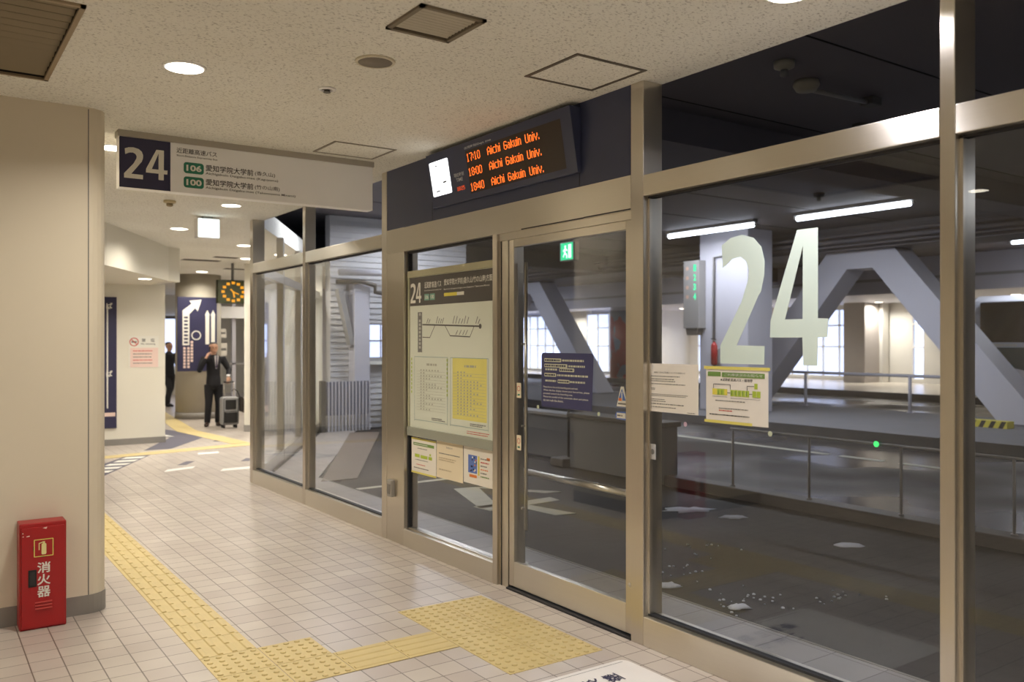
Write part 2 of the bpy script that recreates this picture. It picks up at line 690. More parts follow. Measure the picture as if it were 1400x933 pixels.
# ================================================================== STRUCTURE: concourse
C29 = (math.sin(math.radians(29)), math.cos(math.radians(29)))
mb = MB()
fl = [(-3.2, -5), (3.42, -5), (3.42, 10.2), (6.45, 15.65), (9.5, 15.65), (9.5, 30), (-3.2, 30)]
mb.prism(fl, (0, 0, -0.1), (1, 0, 0), (0, 1, 0), (0, 0, 0.1), M_FLOOR)
struct(mb.build('floor'))
mb = MB()
ce = [(-3.2, -5), (3.43, -5), (3.43, 10.35), (6.35, 15.62), (9.5, 15.62), (9.5, 30), (-3.2, 30)]
KC = (CEIL - 1.67) / 1.41
GRILLES = ((-0.66 * KC, 0.6 * KC, 3.99 * KC, 5.245 * KC), (1.742 * KC, 2.068 * KC, 3.17 * KC, 3.5 * KC))
mb.prism(ce, (0, 0, CEIL), (1, 0, 0), (0, 1, 0), (0, 0, 0.25), M_CEIL,
         holes=[[(a + 0.015, c + 0.015), (b - 0.015, c + 0.015), (b - 0.015, d - 0.015), (a + 0.015, d - 0.015)] for a, b, c, d in GRILLES])
struct(mb.build('ceiling'))
mb = MB()
mb.box((-3.2, -5.2, 0), (3.43, -5, CEIL), M_WALL)
struct(mb.build('wall_back'))
mb = MB()
mb.box((-3.4, -5.2, 0), (-3.2, 30, CEIL), M_WALL)
struct(mb.build('wall_side'))
mb = MB()
mb.box((-3.2, 28, 0), (9.5, 28.2, CEIL), M_WHITEWALL)
struct(mb.build('wall_end'))

# big pillar at the left with rounded ends, steel skirting
def rounded(x0, x1, y0, y1, r, k=7):
    pts = []
    for cx, cy, t0 in ((x1 - r, y0 + r, -90), (x1 - r, y1 - r, 0), (x0 + r, y1 - r, 90), (x0 + r, y0 + r, 180)):
        for i in range(k):
            t = math.radians(t0 + 90 * i / (k - 1))
            pts.append((cx + r * math.cos(t), cy + r * math.sin(t)))
    return pts
mb = MB()
mb.prism(rounded(-0.53, 0.994, 5.82, 7.1, 0.11), (0, 0, 0.115), (1, 0, 0), (0, 1, 0), (0, 0, CEIL - 0.115), M_WALL)
pil = struct(mb.build('wall_left'))
mb = MB()
mb.box((0.883, 5.8185, 0.115), (0.889, 5.8215, CEIL - 0.01), M_INKGREY)
mb.build('panel_joint', pil)
mb = MB()
mb.prism(rounded(-0.536, 1.0, 5.814, 7.106, 0.114), (0, 0, 0), (1, 0, 0), (0, 1, 0), (0, 0, 0.115), M_BASE)
struct(mb.build('baseboard_left'))

# white wall facing the camera further on
mb = MB()
mb.box((-3.2, 14.95, 0.1), (3.425, 15.4, 2.6), M_WHITEWALL)
struct(mb.build('wall_far'))
mb = MB()
mb.box((-3.2, 14.93, 0), (3.43, 15.41, 0.1), M_BASE)
struct(mb.build('baseboard_far'))
# curved bulkhead in front of it
mb = MB()
bk = [(-3.2, 9.2), (-0.4, 9.25), (0.9, 9.95), (1.93, 11.35), (2.6, 12.6), (3.2, 13.75)]
for i in range(7):
    t = math.radians(-28 + 118 * i / 6)
    bk.append((3.2 + 0.22 * math.cos(t), 14.0 + 0.22 * math.sin(t)))
bk += [(3.22, 15.4), (-3.2, 15.4)]
mb.prism(bk, (0, 0, 2.585), (1, 0, 0), (0, 1, 0), (0, 0, CEIL - 2.585), M_WHITEWALL)
struct(mb.build('trim_1'))

# round column with its skirting
mb = MB()
mb.lathe((5.12, 19.35, 0), [(0.47, 0.14), (0.47, CEIL)], mat('column_paint', (176, 170, 156), 0.5, var=0.04), 40)
mb.lathe((5.12, 19.35, 0), [(0.48, 0), (0.48, 0.14)], M_BASE, 40)
struct(mb.build('round_column'))

# wall at the right end of the bend, outside siding building behind the glass
mb = MB()
mb.prism([(5.02, 15.86), (6.36, 15.42), (6.42, 15.6), (5.08, 16.05)], (0, 0, 0.12), (1, 0, 0), (0, 1, 0), (0, 0, CEIL - 0.12), M_WHITEWALL)
struct(mb.build('wall_bend'))
mb = MB()
mb.prism([(5.01, 15.84), (6.36, 15.4), (6.43, 15.61), (5.08, 16.07)], (0, 0, 0), (1, 0, 0), (0, 1, 0), (0, 0, 0.12), M_BASE)
struct(mb.build('baseboard_bend'))
mb = MB()
M_SID = mat('white_siding', (206, 205, 206), 0.55, var=0.04)
for k in range(36):
    z = k * 0.11
    mb.prism([(15.3, z), (15.26, z), (15.285, z + 0.11), (15.3, z + 0.11)], (6.45, 0, 0), (0, 1, 0), (0, 0, 1), (3.0, 0, 0), M_SID)
mb.box((6.45, 15.3, 0), (9.45, 15.5, BAY), M_SID)
struct(mb.build('wall_siding'))

# ================================================================== STRUCTURE: glass front
def post(y0, y1, x1, name, z1=CEIL, m=M_STEELV):
    b = MB()
    b.box((3.286, y0, 0), (x1, y1, z1), m)
    return struct(b.build(name, bevel=0.004))
post(10.07, 10.17, 3.43, 'trim_2')
post(8.42, 8.49, 3.40, 'trim_3')
post(6.585, 6.675, 3.42, 'trim_4')
post(3.47, 3.57, 3.43, 'trim_5')
post(1.75, 1.81, 3.44, 'trim_6')
post(-1.0, -0.94, 3.44, 'trim_7')
# wide steel panel beside the timetable bay, and the stile between it and the door
mb = MB()
mb.box((3.29, 6.28, 0), (3.42, 6.585, 2.6), M_STEELV)
struct(mb.build('trim_8', bevel=0.003))
mb = MB()
mb.box((3.286, 4.91, 0), (3.44, 4.965, 2.4), M_STEELV)
mb.box((3.31, 4.81, 0), (3.44, 4.91, 2.352), M_STEELV)
mb.box((3.305, 4.884, 0), (3.312, 4.892, 2.352), M_GASKET)
struct(mb.build('trim_9', bevel=0.002))
# deep lintel over the timetable bay and the door
mb = MB()
mb.box((3.286, 3.57, 2.40), (3.44, 6.585, 2.595), M_STEEL)
mb.box((3.30, 3.57, 2.352), (3.43, 4.91, 2.40), M_STEEL)
mb.box((3.284, 3.57, 2.402), (3.287, 3.98, 2.41), M_GASKET)
mb.box((3.282, 3.98, 2.40), (3.2865, 4.62, 2.408), M_GASKET)
struct(mb.build('trim_10', bevel=0.003))
mb = MB()
mb.box((3.292, 3.57, 2.595), (3.42, 6.585, CEIL), M_NAVY)
mb.box((3.2905, 4.025, 2.6), (3.2925, 4.03, CEIL), M_GASKET)
mb.box((3.2905, 5.81, 2.6), (3.2925, 5.815, CEIL), M_GASKET)
struct(mb.build('trim_11'))


def window(n, y0, y1, z0=0.16, zt0=2.465, zt1=2.58, gl=M_GLASS):
    b = MB()
    b.box((3.286, y0, zt0), (3.42, y1, zt1), M_STEEL)
    b.box((3.286, y0, 0), (3.42, y1, z0), M_STEEL)
    r = struct(b.build('window_%d' % n, bevel=0.004))
    b = MB()
    for z in (z0, zt0 - 0.012):
        b.box((GX - 0.014, y0, z), (GX + 0.024, y1, z + 0.012), M_GASKET)
    b.box((GX - 0.014, y0, z0), (GX + 0.024, y0 + 0.012, zt0), M_STEELV)
    b.box((GX - 0.014, y1 - 0.012, z0), (GX + 0.024, y1, zt0), M_STEELV)
    b.build('glazing_bead', r)
    b = MB()
    b.box((GX, y0 + 0.012, z0 + 0.012), (GX + 0.01, y1 - 0.012, zt0 - 0.012), gl)
    b.build('glass_pane', r)
    return r
window(1, 8.49, 10.07)
window(2, 6.675, 8.42)
window(4, 1.81, 3.47)
window(5, -0.94, 1.75)
window(6, -5.0, -1.0)
# timetable bay
mb = MB()
mb.box((3.286, 4.965, 0), (3.42, 6.28, 0.14), M_STEEL)
w3 = struct(mb.build('window_3', bevel=0.004))
mb = MB()
mb.box((GX, 4.98, 0.15), (GX + 0.01, 6.262, 2.385), M_GLASS)
mb.build('glass_pane', w3)
mb = MB()
mb.box((GX - 0.014, 4.965, 2.385), (GX + 0.024, 6.28, 2.40), M_GASKET)
mb.box((GX - 0.014, 6.262, 0.14), (GX + 0.024, 6.28, 2.40), M_GASKET)
mb.box((GX - 0.014, 4.965, 0.14), (GX + 0.024, 4.98, 2.40), M_GASKET)
mb.box((GX - 0.014, 4.965, 0.14), (GX + 0.024, 6.28, 0.15), M_STEEL)
mb.build('glazing_bead', w3)
# sliding door leaf
mb = MB()
mb.box((3.312, 3.64, 0.022), (3.352, 4.745, 0.19), M_STEEL)
mb.box((3.312, 3.64, 2.30), (3.352, 4.745, 2.351), M_STEEL)
mb.box((3.312, 4.745, 0.022), (3.352, 4.80, 2.351), M_STEELV)
mb.box((3.312, 3.575, 0.022), (3.352, 3.64, 2.351), M_STEELV)
dr = struct(mb.build('door_1', bevel=0.003))
mb = MB()
mb.box((3.33, 3.63, 0.18), (3.338, 4.75, 2.31), M_GLASS)
mb.build('glass_pane', dr)
mb = MB()
mb.tube([(3.308, 3.60, 0.30), (3.303, 3.60, 0.30)], 0.012, M_STEEL)
mb.build('keyhole', dr)
mb = MB()
mb.box((3.286, 3.575, 0.0), (3.40, 4.80, 0.012), M_GASKET)
mb.build('door_track', dr)
mb = MB()
mb.tube([(3.38, 4.70, 0.4), (3.38, 4.70, 2.2)], 0.012, M_STEELV)
for z in (0.55, 1.1, 1.65):
    mb.bar((3.345, 4.70, z), (3.38, 4.70, z), 0.012, 0.012, M_STEELV)
mb.build('pull_bar', dr)

# second glass front, turned with the bend
def bend(d, off=0.0):
    return (3.36 + C29[0] * d + C29[1] * off, 10.17 + C29[1] * d - C29[0] * off)
for k, d in enumerate((1.75, 3.45, 5.15)):
    x, y = bend(d)
    mb = MB()
    mb.bar((x, y, 0), (x, y, CEIL), 0.09, 0.12, M_STEELV, up=(C29[0], C29[1], 0))
    struct(mb.build('trim_%d' % (12 + k)))
for k, (d0, d1) in enumerate(((0.05, 1.70), (1.80, 3.40), (3.50, 5.10), (5.2, 5.95))):
    mb = MB()
    a, b = bend(d0), bend(d1)
    mb.bar((a[0], a[1], 2.52), (b[0], b[1], 2.52), 0.10, 0.115, M_STEEL)
    mb.bar((a[0], a[1], 0.08), (b[0], b[1], 0.08), 0.10, 0.16, M_STEEL)
    r = struct(mb.build('window_%d' % (7 + k)))
    mb = MB()
    mb.bar((a[0], a[1], 1.31), (b[0], b[1], 1.31), 0.01, 2.30, M_GLASS)
    mb.build('glass_pane', r)

# ================================================================== STRUCTURE: bus bay
mb = MB()
mb.box((3.42, -8, -0.1), (4.07, 10.3, 0.0), M_PAVE)
mb.prism([(3.42, 10.1), (4.07, 10.0), (7.0, 15.25), (6.4, 15.4)], (0, 0, -0.1), (1, 0, 0), (0, 1, 0), (0, 0, 0.0995), M_PAVE)
struct(mb.build('pavement'))
mb = MB()
mb.box((4.07, -12, -0.1), (4.09, 10.0, 0.002), mat('kerb_edge', (150, 148, 140), 0.6))
struct(mb.build('kerb_edge'))
mb = MB()
mb.box((3.4, -14, -0.12), (7.3, 70, -0.015), M_ASPH)
mb.box((7.3, -14, -0.12), (46, 70, -0.015), M_WET)
struct(mb.build('road'))
mb = MB()
mb.box((3.43, -14, BAY), (46, 70, BAY + 0.2), M_DARK)
for k in range(12):
    y = -3.2 + k * 1.85
    mb.box((3.43, y, BAY - 0.006), (30, y + 0.015, BAY), M_HOLE)
struct(mb.build('bay_ceiling'))
mb = MB()
mb.box((3.43, 6.35, 3.72), (30, 6.95, BAY), M_DARK)
struct(mb.build('bay_cross_beam'))
mb = MB()
mb.box((3.43, 18.35, 3.62), (30, 18.95, BAY), M_DARK)
struct(mb.build('bay_cross_beam'))
mb = MB()
mb.box((16.0, -12, 3.57), (17.1, 70, BAY), M_BEAM)
for x, z, r in ((15.7, 3.72, 0.05), (15.55, 3.82, 0.035), (15.82, 3.64, 0.03)):
    mb.tube([(x, -12, z), (x, 70, z)], r, M_BEAM, 8)
struct(mb.build('bay_main_beam'))
# closing walls of the bay beyond the frame
mb = MB()
mb.box((45.8, -14, 0), (46, 70, BAY), M_CONC)
struct(mb.build('wall_bay_side'))
mb = MB()
mb.box((3.43, -14.2, 0), (46, -14, BAY), M_CONC)
struct(mb.build('wall_bay_near'))
mb = MB()
mb.box((9.5, 69.8, 0), (46, 70, BAY), M_LAV)
struct(mb.build('wall_bay_end'))
mb = MB()
mb.box((9.3, 15.5, 0), (9.5, 70, BAY), M_LAV)
struct(mb.build('wall_bay_left'))
mb = MB()
mb.box((13.2, -12, -0.02), (17.6, 60, 0.15), M_CONC)
struct(mb.build('traffic_island'))
mb = MB()
mb.box((23.3, -12, -0.02), (32, 60, 0.17), mat('beige_platform_paving', (196, 186, 170), 0.25, var=0.06))
mb.box((23.25, -12, -0.02), (23.34, 60, 0.172), M_DGREY)
struct(mb.build('far_platform'))
mb = MB()
mb.box((23.4, -12, 3.05), (32, 60, BAY), M_LAV)
mb.box((23.38, -12, 3.42), (23.4, 60, 3.5), M_GREY)
struct(mb.build('platform_canopy'))
# far wall with its windows
M_FARW = mat('far_wall_paint', (206, 202, 194), 0.6, var=0.04)
FW = 29.3
wins = [(19.4, 23.0), (23.6, 27.4), (16.72, 17.12)]
mb = MB()
edges = sorted(wins)
yy = -12
for a, b in edges:
    mb.box((FW, yy, 0.17), (FW + 0.3, a, 3.05), M_FARW)
    yy = b
mb.box((FW, yy, 0.17), (FW + 0.3, 28.0, 3.05), M_FARW)
mb.box((25.5, 27.9, 0.17), (FW + 0.3, 28.1, 3.05), M_FARW)
for a, b in edges:
    mb.box((FW, a, 0.17), (FW + 0.3, b, 0.27), M_FARW)
    mb.box((FW, a, 2.9), (FW + 0.3, b, 3.05), M_FARW)
mb.box((FW - 1.4, 18.1, 0.17), (FW, 18.95, 3.05), mat('brown_grey_pier', (150, 142, 136), 0.6))
mb.box((FW - 0.5, 17.98, 0.17), (FW - 0.1, 18.1, 3.05), M_FARW)
struct(mb.build('wall_bay_far'))
mb = MB()
wins2 = [(28.4, 30.7), (32.6, 38.4), (39.4, 45.0), (46.0, 52.0)]
yy = 28.1
for a, b in wins2 + [(60, 60)]:
    mb.box((25.5, yy, 0.05), (25.8, a, 3.05), M_FARW)
    yy = b
    if b < 60:
        mb.box((25.4, a, 0.05), (25.8, b, 0.2), M_OFFWHITE)
struct(mb.build('wall_bay_far'))
for k, (FW, a, b) in enumerate([(29.3, a, b) for a, b in wins] + [(25.5, a, b) for a, b in wins2]):
    mb = MB()
    n = max(2, int((b - a) / 0.62))
    if b - a > 1:
        for i in range(n + 1):
            y = a + (b - a) * i / n
            mb.box((FW + 0.02, y - 0.025, 0.27), (FW + 0.1, y + 0.025, 2.9), M_OFFWHITE)
    for z in (0.27, 1.42, 2.24, 2.86):
        mb.box((FW + 0.0, a, z), (FW + 0.1, b, z + 0.06), M_OFFWHITE)
    r = struct(mb.build('window_%d' % (20 + k)))
    mb = MB()
    mb.box((FW + 0.12, a, 0.27), (FW + 0.14, b, 2.9), M_WINDOW)
    mb.build('frosted_pane', r)
# low concrete barrier wall between the near lane and the roadway
mb = MB()
mb.box((7.15, 7.25, 0), (7.42, 8.95, 0.66), M_CONC)
mb.box((7.12, 7.22, 0.66), (7.45, 8.98, 0.72), M_DGREY)
struct(mb.build('barrier_wall', bevel=0.008))
mb = MB()
mb.box((7.2, -10, -0.02), (7.42, 7.25, 0.10), M_DGREY)
struct(mb.build('lane_kerb', bevel=0.01))
mb = MB()
mb.box((7.55, 9.3, 0), (7.8, 15.2, 0.60), M_CONC)
mb.box((7.52, 9.3, 0.60), (7.83, 15.2, 0.64), M_GREY)
struct(mb.build('barrier_wall'))

# ================================================================== CEILING THINGS
K = (CEIL - 1.67) / 1.41


def downlight(x, y, z, label, r=0.095, power=DOWN_POWER, group=None, color=WARM):
    t = thing('downlight', (x, y, z), label, 'light', group)
    b = MB()
    b.lathe((x, y, z), [(r + 0.014, 0), (r + 0.012, -0.006), (r, -0.008), (r, 0)], M_WHITE)
    b.build('trim_ring', t)
    b = MB()
    b.lathe((x, y, z), [(r, -0.0085), (r, -0.0035)], M_LAMP)
    b.build('lens', t)
    light('lamp', 'AREA', (x, y, z - 0.012), power, color, t, r * 1.8, spread=150)
    return t
downlight(1.149 * K, 4.605 * K, CEIL, 'large round ceiling downlight above the cream pillar')
downlight(2.714 * K, 9.007 * K, CEIL, 'round ceiling downlight just below the hanging sign, closest to the white light box')
downlight(2.744 * K, 11.249 * K, CEIL, 'round ceiling downlight between the bulkhead and the glowing light box', r=0.1)
downlight(4.013 * K, 12.678 * K, CEIL, 'round ceiling downlight beside the far corner post of the glass front', r=0.1)
downlight(4.827 * K, 17.973 * K, CEIL, 'round downlight above the round column with the direction board', r=0.11)
downlight(1.197 * K, 6.814 * K, CEIL, 'round downlight half hidden behind the navy end of the hanging sign')
downlight(2.907 * K, 2.22 * K, CEIL, 'downlight above the big window, cut off by the picture edge', color=(0.95, 0.92, 1.0))
downlight(2.80, 13.45, 2.585, 'round downlight under the lower curved bulkhead', r=0.09, power=DOWN_POWER * 0.8)
# unseen row lamps behind the camera, and downlights added to brighten the far concourse
for x, y in ((1.1, 0.2), (2.95, 0.0), (1.1, -2.6), (2.95, -2.6), (-1.6, 4.2), (-1.6, 0.2), (-1.2, 7.6), (5.75, 14.75), (4.75, 14.9), (5.0, 13.9), (1.0, 8.6),
             (3.7, 21.5), (6.6, 18.5), (6.8, 23.0), (1.5, 19.0), (3.2, 17.0), (5.7, 17.0), (7.0, 19.9), (5.6, 25.5)):
    downlight(x, y, CEIL, 'round ceiling downlight among the unseen row lamps and added brightening lamps', power=DOWN_POWER * (0.9 if x > 0 else 0.8), group='concourse downlights out of view')


def grille(name, x0, x1, y0, y1, n, label, deep):
    t = thing(name, ((x0 + x1) / 2, (y0 + y1) / 2, CEIL), label, 'vent')
    z = CEIL
    b = MB()
    f = 0.022
    for p, q in (((x0, y0), (x1, y0 + f)), ((x0, y1 - f), (x1, y1)), ((x0, y0), (x0 + f, y1)), ((x1 - f, y0), (x1, y1))):
        b.box((p[0], p[1], z - 0.012), (q[0], q[1], z), M_LOUV if not deep else mat('tan_grille_frame', (150, 132, 104), 0.5))
    b.build('frame', t)
    b = MB()
    b.box((x0 + 0.016, y0 + 0.016, z + 0.12), (x1 - 0.016, y1 - 0.016, z + 0.13), M_HOLE)
    for p, q in (((x0 + 0.016, y0 + 0.016), (x1 - 0.016, y0 + 0.02)), ((x0 + 0.016, y1 - 0.02), (x1 - 0.016, y1 - 0.016)), ((x0 + 0.016, y0 + 0.02), (x0 + 0.02, y1 - 0.02)), ((x1 - 0.02, y0 + 0.02), (x1 - 0.016, y1 - 0.02))):
        b.box((p[0], p[1], z - 0.002), (q[0], q[1], z + 0.12), M_HOLE)
    b.build('duct', t)
    b = MB()
    for k in range(n):
        y = y0 + f + (y1 - y0 - 2 * f) * (k + 0.5) / n
        h = (y1 - y0) / n
        zs = z + (0.012 if deep else 0.002)
        b.bar((x0 + f, y, zs), (x1 - f, y, zs), h * (0.5 if deep else 0.52), 0.0016, mat('dark_grille_slat', (128, 114, 88), 0.5) if deep else mat('grey_grille_slat', (190, 182, 164), 0.5), up=(0, 0.3 if deep else 0.25, 1))
    b.build('slats', t)
    return t
grille('air_return_grille', -0.66 * K, 0.6 * K, 3.99 * K, 5.245 * K, 13, 'large dark slatted air grille in the ceiling above the cream pillar', True)
grille('air_vent', 1.742 * K, 2.068 * K, 3.17 * K, 3.5 * K, 10, 'small square slatted air vent in the ceiling near the access hatch', False)


def hatch(x0, x1, y0, y1, label, f, m):
    t = thing('access_hatch', ((x0 + x1) / 2, (y0 + y1) / 2, CEIL), label, 'hatch')
    b = MB()
    for p, q in (((x0, y0), (x1, y0 + f)), ((x0, y1 - f), (x1, y1)), ((x0, y0 + f), (x0 + f, y1 - f)), ((x1 - f, y0 + f), (x1, y1 - f))):
        b.box((p[0], p[1], CEIL - 0.004), (q[0], q[1], CEIL), m)
    b.build('frame', t)
    b = MB()
    b.box((x0 + f, y0 + f, CEIL - 0.002), (x1 - f, y1 - f, CEIL), M_CEIL)
    b.build('panel', t)
hatch(2.672 * K, 3.14 * K, 3.285 * K, 3.732 * K, 'square ceiling access hatch with dark rim near the departure display', 0.022, mat('hatch_rim', (96, 88, 76), 0.5))
hatch(2.442 * K, 2.93 * K, 5.70 * K, 6.11 * K, 'square ceiling access hatch with pale rim behind the hanging sign', 0.02, mat('hatch_pale_rim', (128, 120, 104), 0.5))
sx, sy = 1.914 * K, 3.96 * K
t = thing('ceiling_speaker', (sx, sy, CEIL), 'round grey ceiling speaker between the air vent and hanging sign', 'speaker')
mb = MB()
mb.lathe((sx, sy, CEIL), [(0.102, 0), (0.1, -0.008), (0.088, -0.01), (0.086, 0)], mat('speaker_rim', (214, 206, 184), 0.5))
mb.build('rim', t)
mb = MB()
mb.lathe((sx, sy, CEIL), [(0.087, -0.008), (0.087, 0)], mat('speaker_mesh', (132, 124, 112), 0.7, var=0.2, scale=300))
mb.build('mesh_cover', t)
sx, sy = 1.903 * K, 4.55 * K
t = thing('sprinkler_head', (sx, sy, CEIL), 'tiny round sprinkler head in the ceiling between the speaker and big downlight', 'sprinkler')
mb = MB()
mb.lathe((sx, sy, CEIL), [(0.05, 0), (0.05, -0.006), (0.035, -0.012), (0.035, 0)], M_WHITE)
mb.build('rosette', t)
mb = MB()
mb.lathe((sx, sy, CEIL), [(0.016, -0.01), (0.016, -0.016), (0.02, -0.018), (0.02, -0.022)], M_INKGREY, 16)
mb.build('nozzle', t)
for x, y, lab in ((2.123 * K, 9.077 * K, 'cream domed smoke detector on ceiling under the hanging sign'),):
    t = thing('smoke_detector', (x, y, CEIL), lab, 'detector')
    mb = MB()
    mb.lathe((x, y, CEIL), [(0.06, 0), (0.06, -0.02), (0.04, -0.03), (0.0395, 0)], mat('detector_cream', (206, 192, 150), 0.5))
    mb.build('base', t)
    mb = MB()
    mb.lathe((x, y, CEIL), [(0.03, -0.025), (0.034, -0.05), (0.02, -0.06)], mat('detector_brown', (150, 134, 100), 0.5))
    mb.build('sensor_dome', t)
for x, y, a, b, lab in ((4.196, 15.672, 0.32, 0.12, 'long dark ceiling slot diffuser nearest the bulkhead corner'),
                        (4.4, 14.9, 0.2, 0.1, 'short dark ceiling slot diffuser beyond the white light box'),
                        (5.35, 17.2, 0.3, 0.1, 'dark ceiling slot diffuser above the hanging clock')):
    t = thing('slot_diffuser', (x, y, CEIL), lab, 'vent')
    mb = MB()
    mb.box((x - a, y - b, CEIL - 0.006), (x + a, y + b, CEIL), mat('slot_metal', (112, 104, 92), 0.5))
    mb.build('frame', t)
    mb = MB()
    for k in range(4):
        mb.box((x - a + 0.02, y - b + 0.02 + k * (b * 2 - 0.03) / 4, CEIL - 0.008), (x + a - 0.02, y - b + 0.03 + k * (b * 2 - 0.03) / 4, CEIL - 0.006), M_HOLE)
    mb.build('slots', t)
# glowing blank box
t = thing('lit_sign_box', (2.79, 10.15, CEIL), 'glowing blank white light box under the ceiling down the concourse', 'sign')
mb = MB()
mb.box((2.665, 10.1, 2.85), (2.915, 10.24, 3.075), M_WHITE)
mb.build('housing', t, bevel=0.012)
mb = MB()
mb.box((2.673, 10.094, 2.858), (2.907, 10.10, 3.067), M_LITBOX)
mb.build('lit_face', t)
mb = MB()
mb.box((2.74, 10.13, 3.07), (2.84, 10.21, CEIL), M_GREY)
mb.build('bracket', t)

# ================================================================== HANGING SIGN
t = thing('hanging_sign', (2.08, 6.35, CEIL), 'long white and navy hanging bus sign reading 24 under the ceiling', 'sign')
mb = MB()
mb.box((1.148, 6.3, 2.712), (3.022, 6.40, 3.058), M_WHITE)
mb.build('panel', t, bevel=0.002)
mb = MB()
mb.box((1.14, 6.29, 3.058), (3.03, 6.41, CEIL), mat('sign_rail_metal', (176, 170, 158), 0.4))
mb.build('mounting_rail', t)
p = Print(**toward(0, 6.3))
p.rect(1.148, 2.714, 1.478, 3.056, M_NAVYSIGN)
mb = p.mb


def num24(p, L, m, a2, a4, b0, b1):
    """Condensed numerals drawn as outlines in unit boxes."""
    k2 = [(0.03, 0.935), (0.24, 0.985), (0.5, 1.0), (0.76, 0.965), (0.93, 0.89), (1.0, 0.78), (0.99, 0.67), (0.92, 0.55), (0.87, 0.525),
          (0.70, 0.39), (0.38, 0.145), (1.0, 0.14), (0.99, 0.0), (0.0, 0.0), (0.0, 0.142), (0.49, 0.478), (0.635, 0.64), (0.66, 0.715),
          (0.60, 0.79), (0.47, 0.83), (0.28, 0.82), (0.06, 0.755)]
    k4 = [(0.83, 1.0), (0.83, 0.345), (1.0, 0.34), (0.985, 0.207), (0.83, 0.205), (0.82, 0.0), (0.585, 0.0), (0.57, 0.205), (0.0, 0.207),
          (0.01, 0.335), (0.48, 1.0)]
    h4 = [(0.58, 0.88), (0.27, 0.342), (0.575, 0.342)]
    return k2, k4, h4
k2, k4, h4 = num24(None, 0, None, 0, 0, 0, 0)


def put24(p, m, r2, r4, L=2):
    def M(pts, r):
        a0, b0, a1, b1 = r
        return [(a0 + x * (a1 - a0), b0 + y * (b1 - b0)) for x, y in pts]
    p.poly(M(k2, r2), m, L)
    # the 4 in three pieces around its open counter
    for pts in ([(0.48, 1.0), (0.01, 0.335), (0.27, 0.342), (0.58, 0.88)],
                [(0.48, 1.0), (0.58, 0.88), (0.58, 0.0), (0.82, 0.0), (0.83, 1.0)],
                [(0.01, 0.335), (0.0, 0.207), (0.58, 0.207), (0.58, 0.342)],
                [(0.82, 0.207), (0.985, 0.207), (1.0, 0.342), (0.82, 0.342)]):
        p.poly(M(pts, r4), m, L)
put24(p, M_OFFWHITE, (1.178, 2.778, 1.299, 2.99), (1.317, 2.785, 1.459, 2.992))
p.text('近距離高速バス', 1.519, 2.989, 1.797, 3.026, M_INK, 1, 0.008)
p.text('Short-Distance Expressway Bus', 1.52, 2.962, 1.80, 2.978, M_INK, 1, 0.006)
for b0, b1, n, jp, par, en, e1 in ((2.853, 2.931, '106', '愛知学院大学前', '(香久山)', 'Aichigakuin Daigaku-mae (Kaguyama)', 2.247),
                                   (2.752, 2.830, '100', '愛知学院大学前', '(竹の山南)', 'Aichigakuin Daigaku-mae (Takenoyama Minami)', 2.381)):
    p.rrect(1.567, b0, 1.705, b1, 0.02, M_GREEN)
    p.text(n, 1.585, b0 + 0.017, 1.69, b1 - 0.017, M_OFFWHITE, 2, 0.035)
    p.text(jp, 1.718, b0 + 0.030, 2.06, b1 - 0.002, M_INK, 1, 0.012)
    p.text(par, 2.072, b0 + 0.034, 2.224 if n == '106' else 2.259, b1 - 0.008, M_INK, 1, 0.004)
    p.text(en, 1.717, b0 + 0.001, e1, b0 + 0.022, M_INK, 1, 0.006)
mb.build('lettering', t, fix=False)

# ================================================================== DEPARTURE DISPLAY
t = thing('departure_display', (3.25, 4.88, 2.69), 'navy departure display with orange lettering above the sliding door', 'display')
mb = MB()
mb.prism([(3.2, 3.072), (3.292, 3.072), (3.292, 2.68), (3.268, 2.68), (3.265, 2.69)], (0, 4.01, 0), (1, 0, 0), (0, 0, 1), (0, 1.745, 0), M_NAVY)
mb.build('housing', t, bevel=0.003)
b0v = Vector((3.265, 5.755, 2.69))
e2 = Vector((3.2 - 3.265, 0, 3.07 - 2.69)).normalized()
e1v = Vector((0, -1, 0))
nn = e1v.cross(e2)
if nn.x > 0:
    nn = -nn
nn.normalize()
FR = dict(o=b0v, u=e1v, v=e2, n=nn)
p = Print(**FR)
p.rect(0.555, 0.028, 1.645, 0.328, mat('led_matrix_brown', (50, 36, 28), 0.35, var=0.08))
p.mb.build('led_screen', t, fix=False)
p = Print(**FR)
p.rrect(0.034, 0.072, 0.308, 0.326, 0.012, emit('lit_white_panel', (248, 252, 255), 1.6))
for pts in ([(0.115, 0.285), (0.125, 0.297), (0.14, 0.297), (0.15, 0.285), (0.135, 0.289)], [(0.254, 0.262), (0.258, 0.262), (0.262, 0.292), (0.258, 0.292)],
            [(0.195, 0.158), (0.205, 0.166), (0.25, 0.168), (0.25, 0.157), (0.215, 0.155)], [(0.09, 0.101), (0.145, 0.103), (0.145, 0.111), (0.09, 0.110)]):
    p.poly(pts, M_INK, 2)
p.mb.build('lit_panel', t, fix=False)
p = Print(**FR)
M_CAP = mat('grey_caption', (206, 208, 214), 0.5)
p.text('出発時刻/Dept. time', 0.55, 0.336, 0.89, 0.357, M_CAP, 1, 0.012)
p.mb.build('caption', t, fix=False)
p = Print(**FR)
p.text('現在時刻', 0.362, 0.168, 0.497, 0.197, M_CAP, 1, 0.012)
p.text('TIME', 0.385, 0.135, 0.475, 0.16, M_CAP, 1, 0.012)
p.mb.build('caption', t, fix=False)
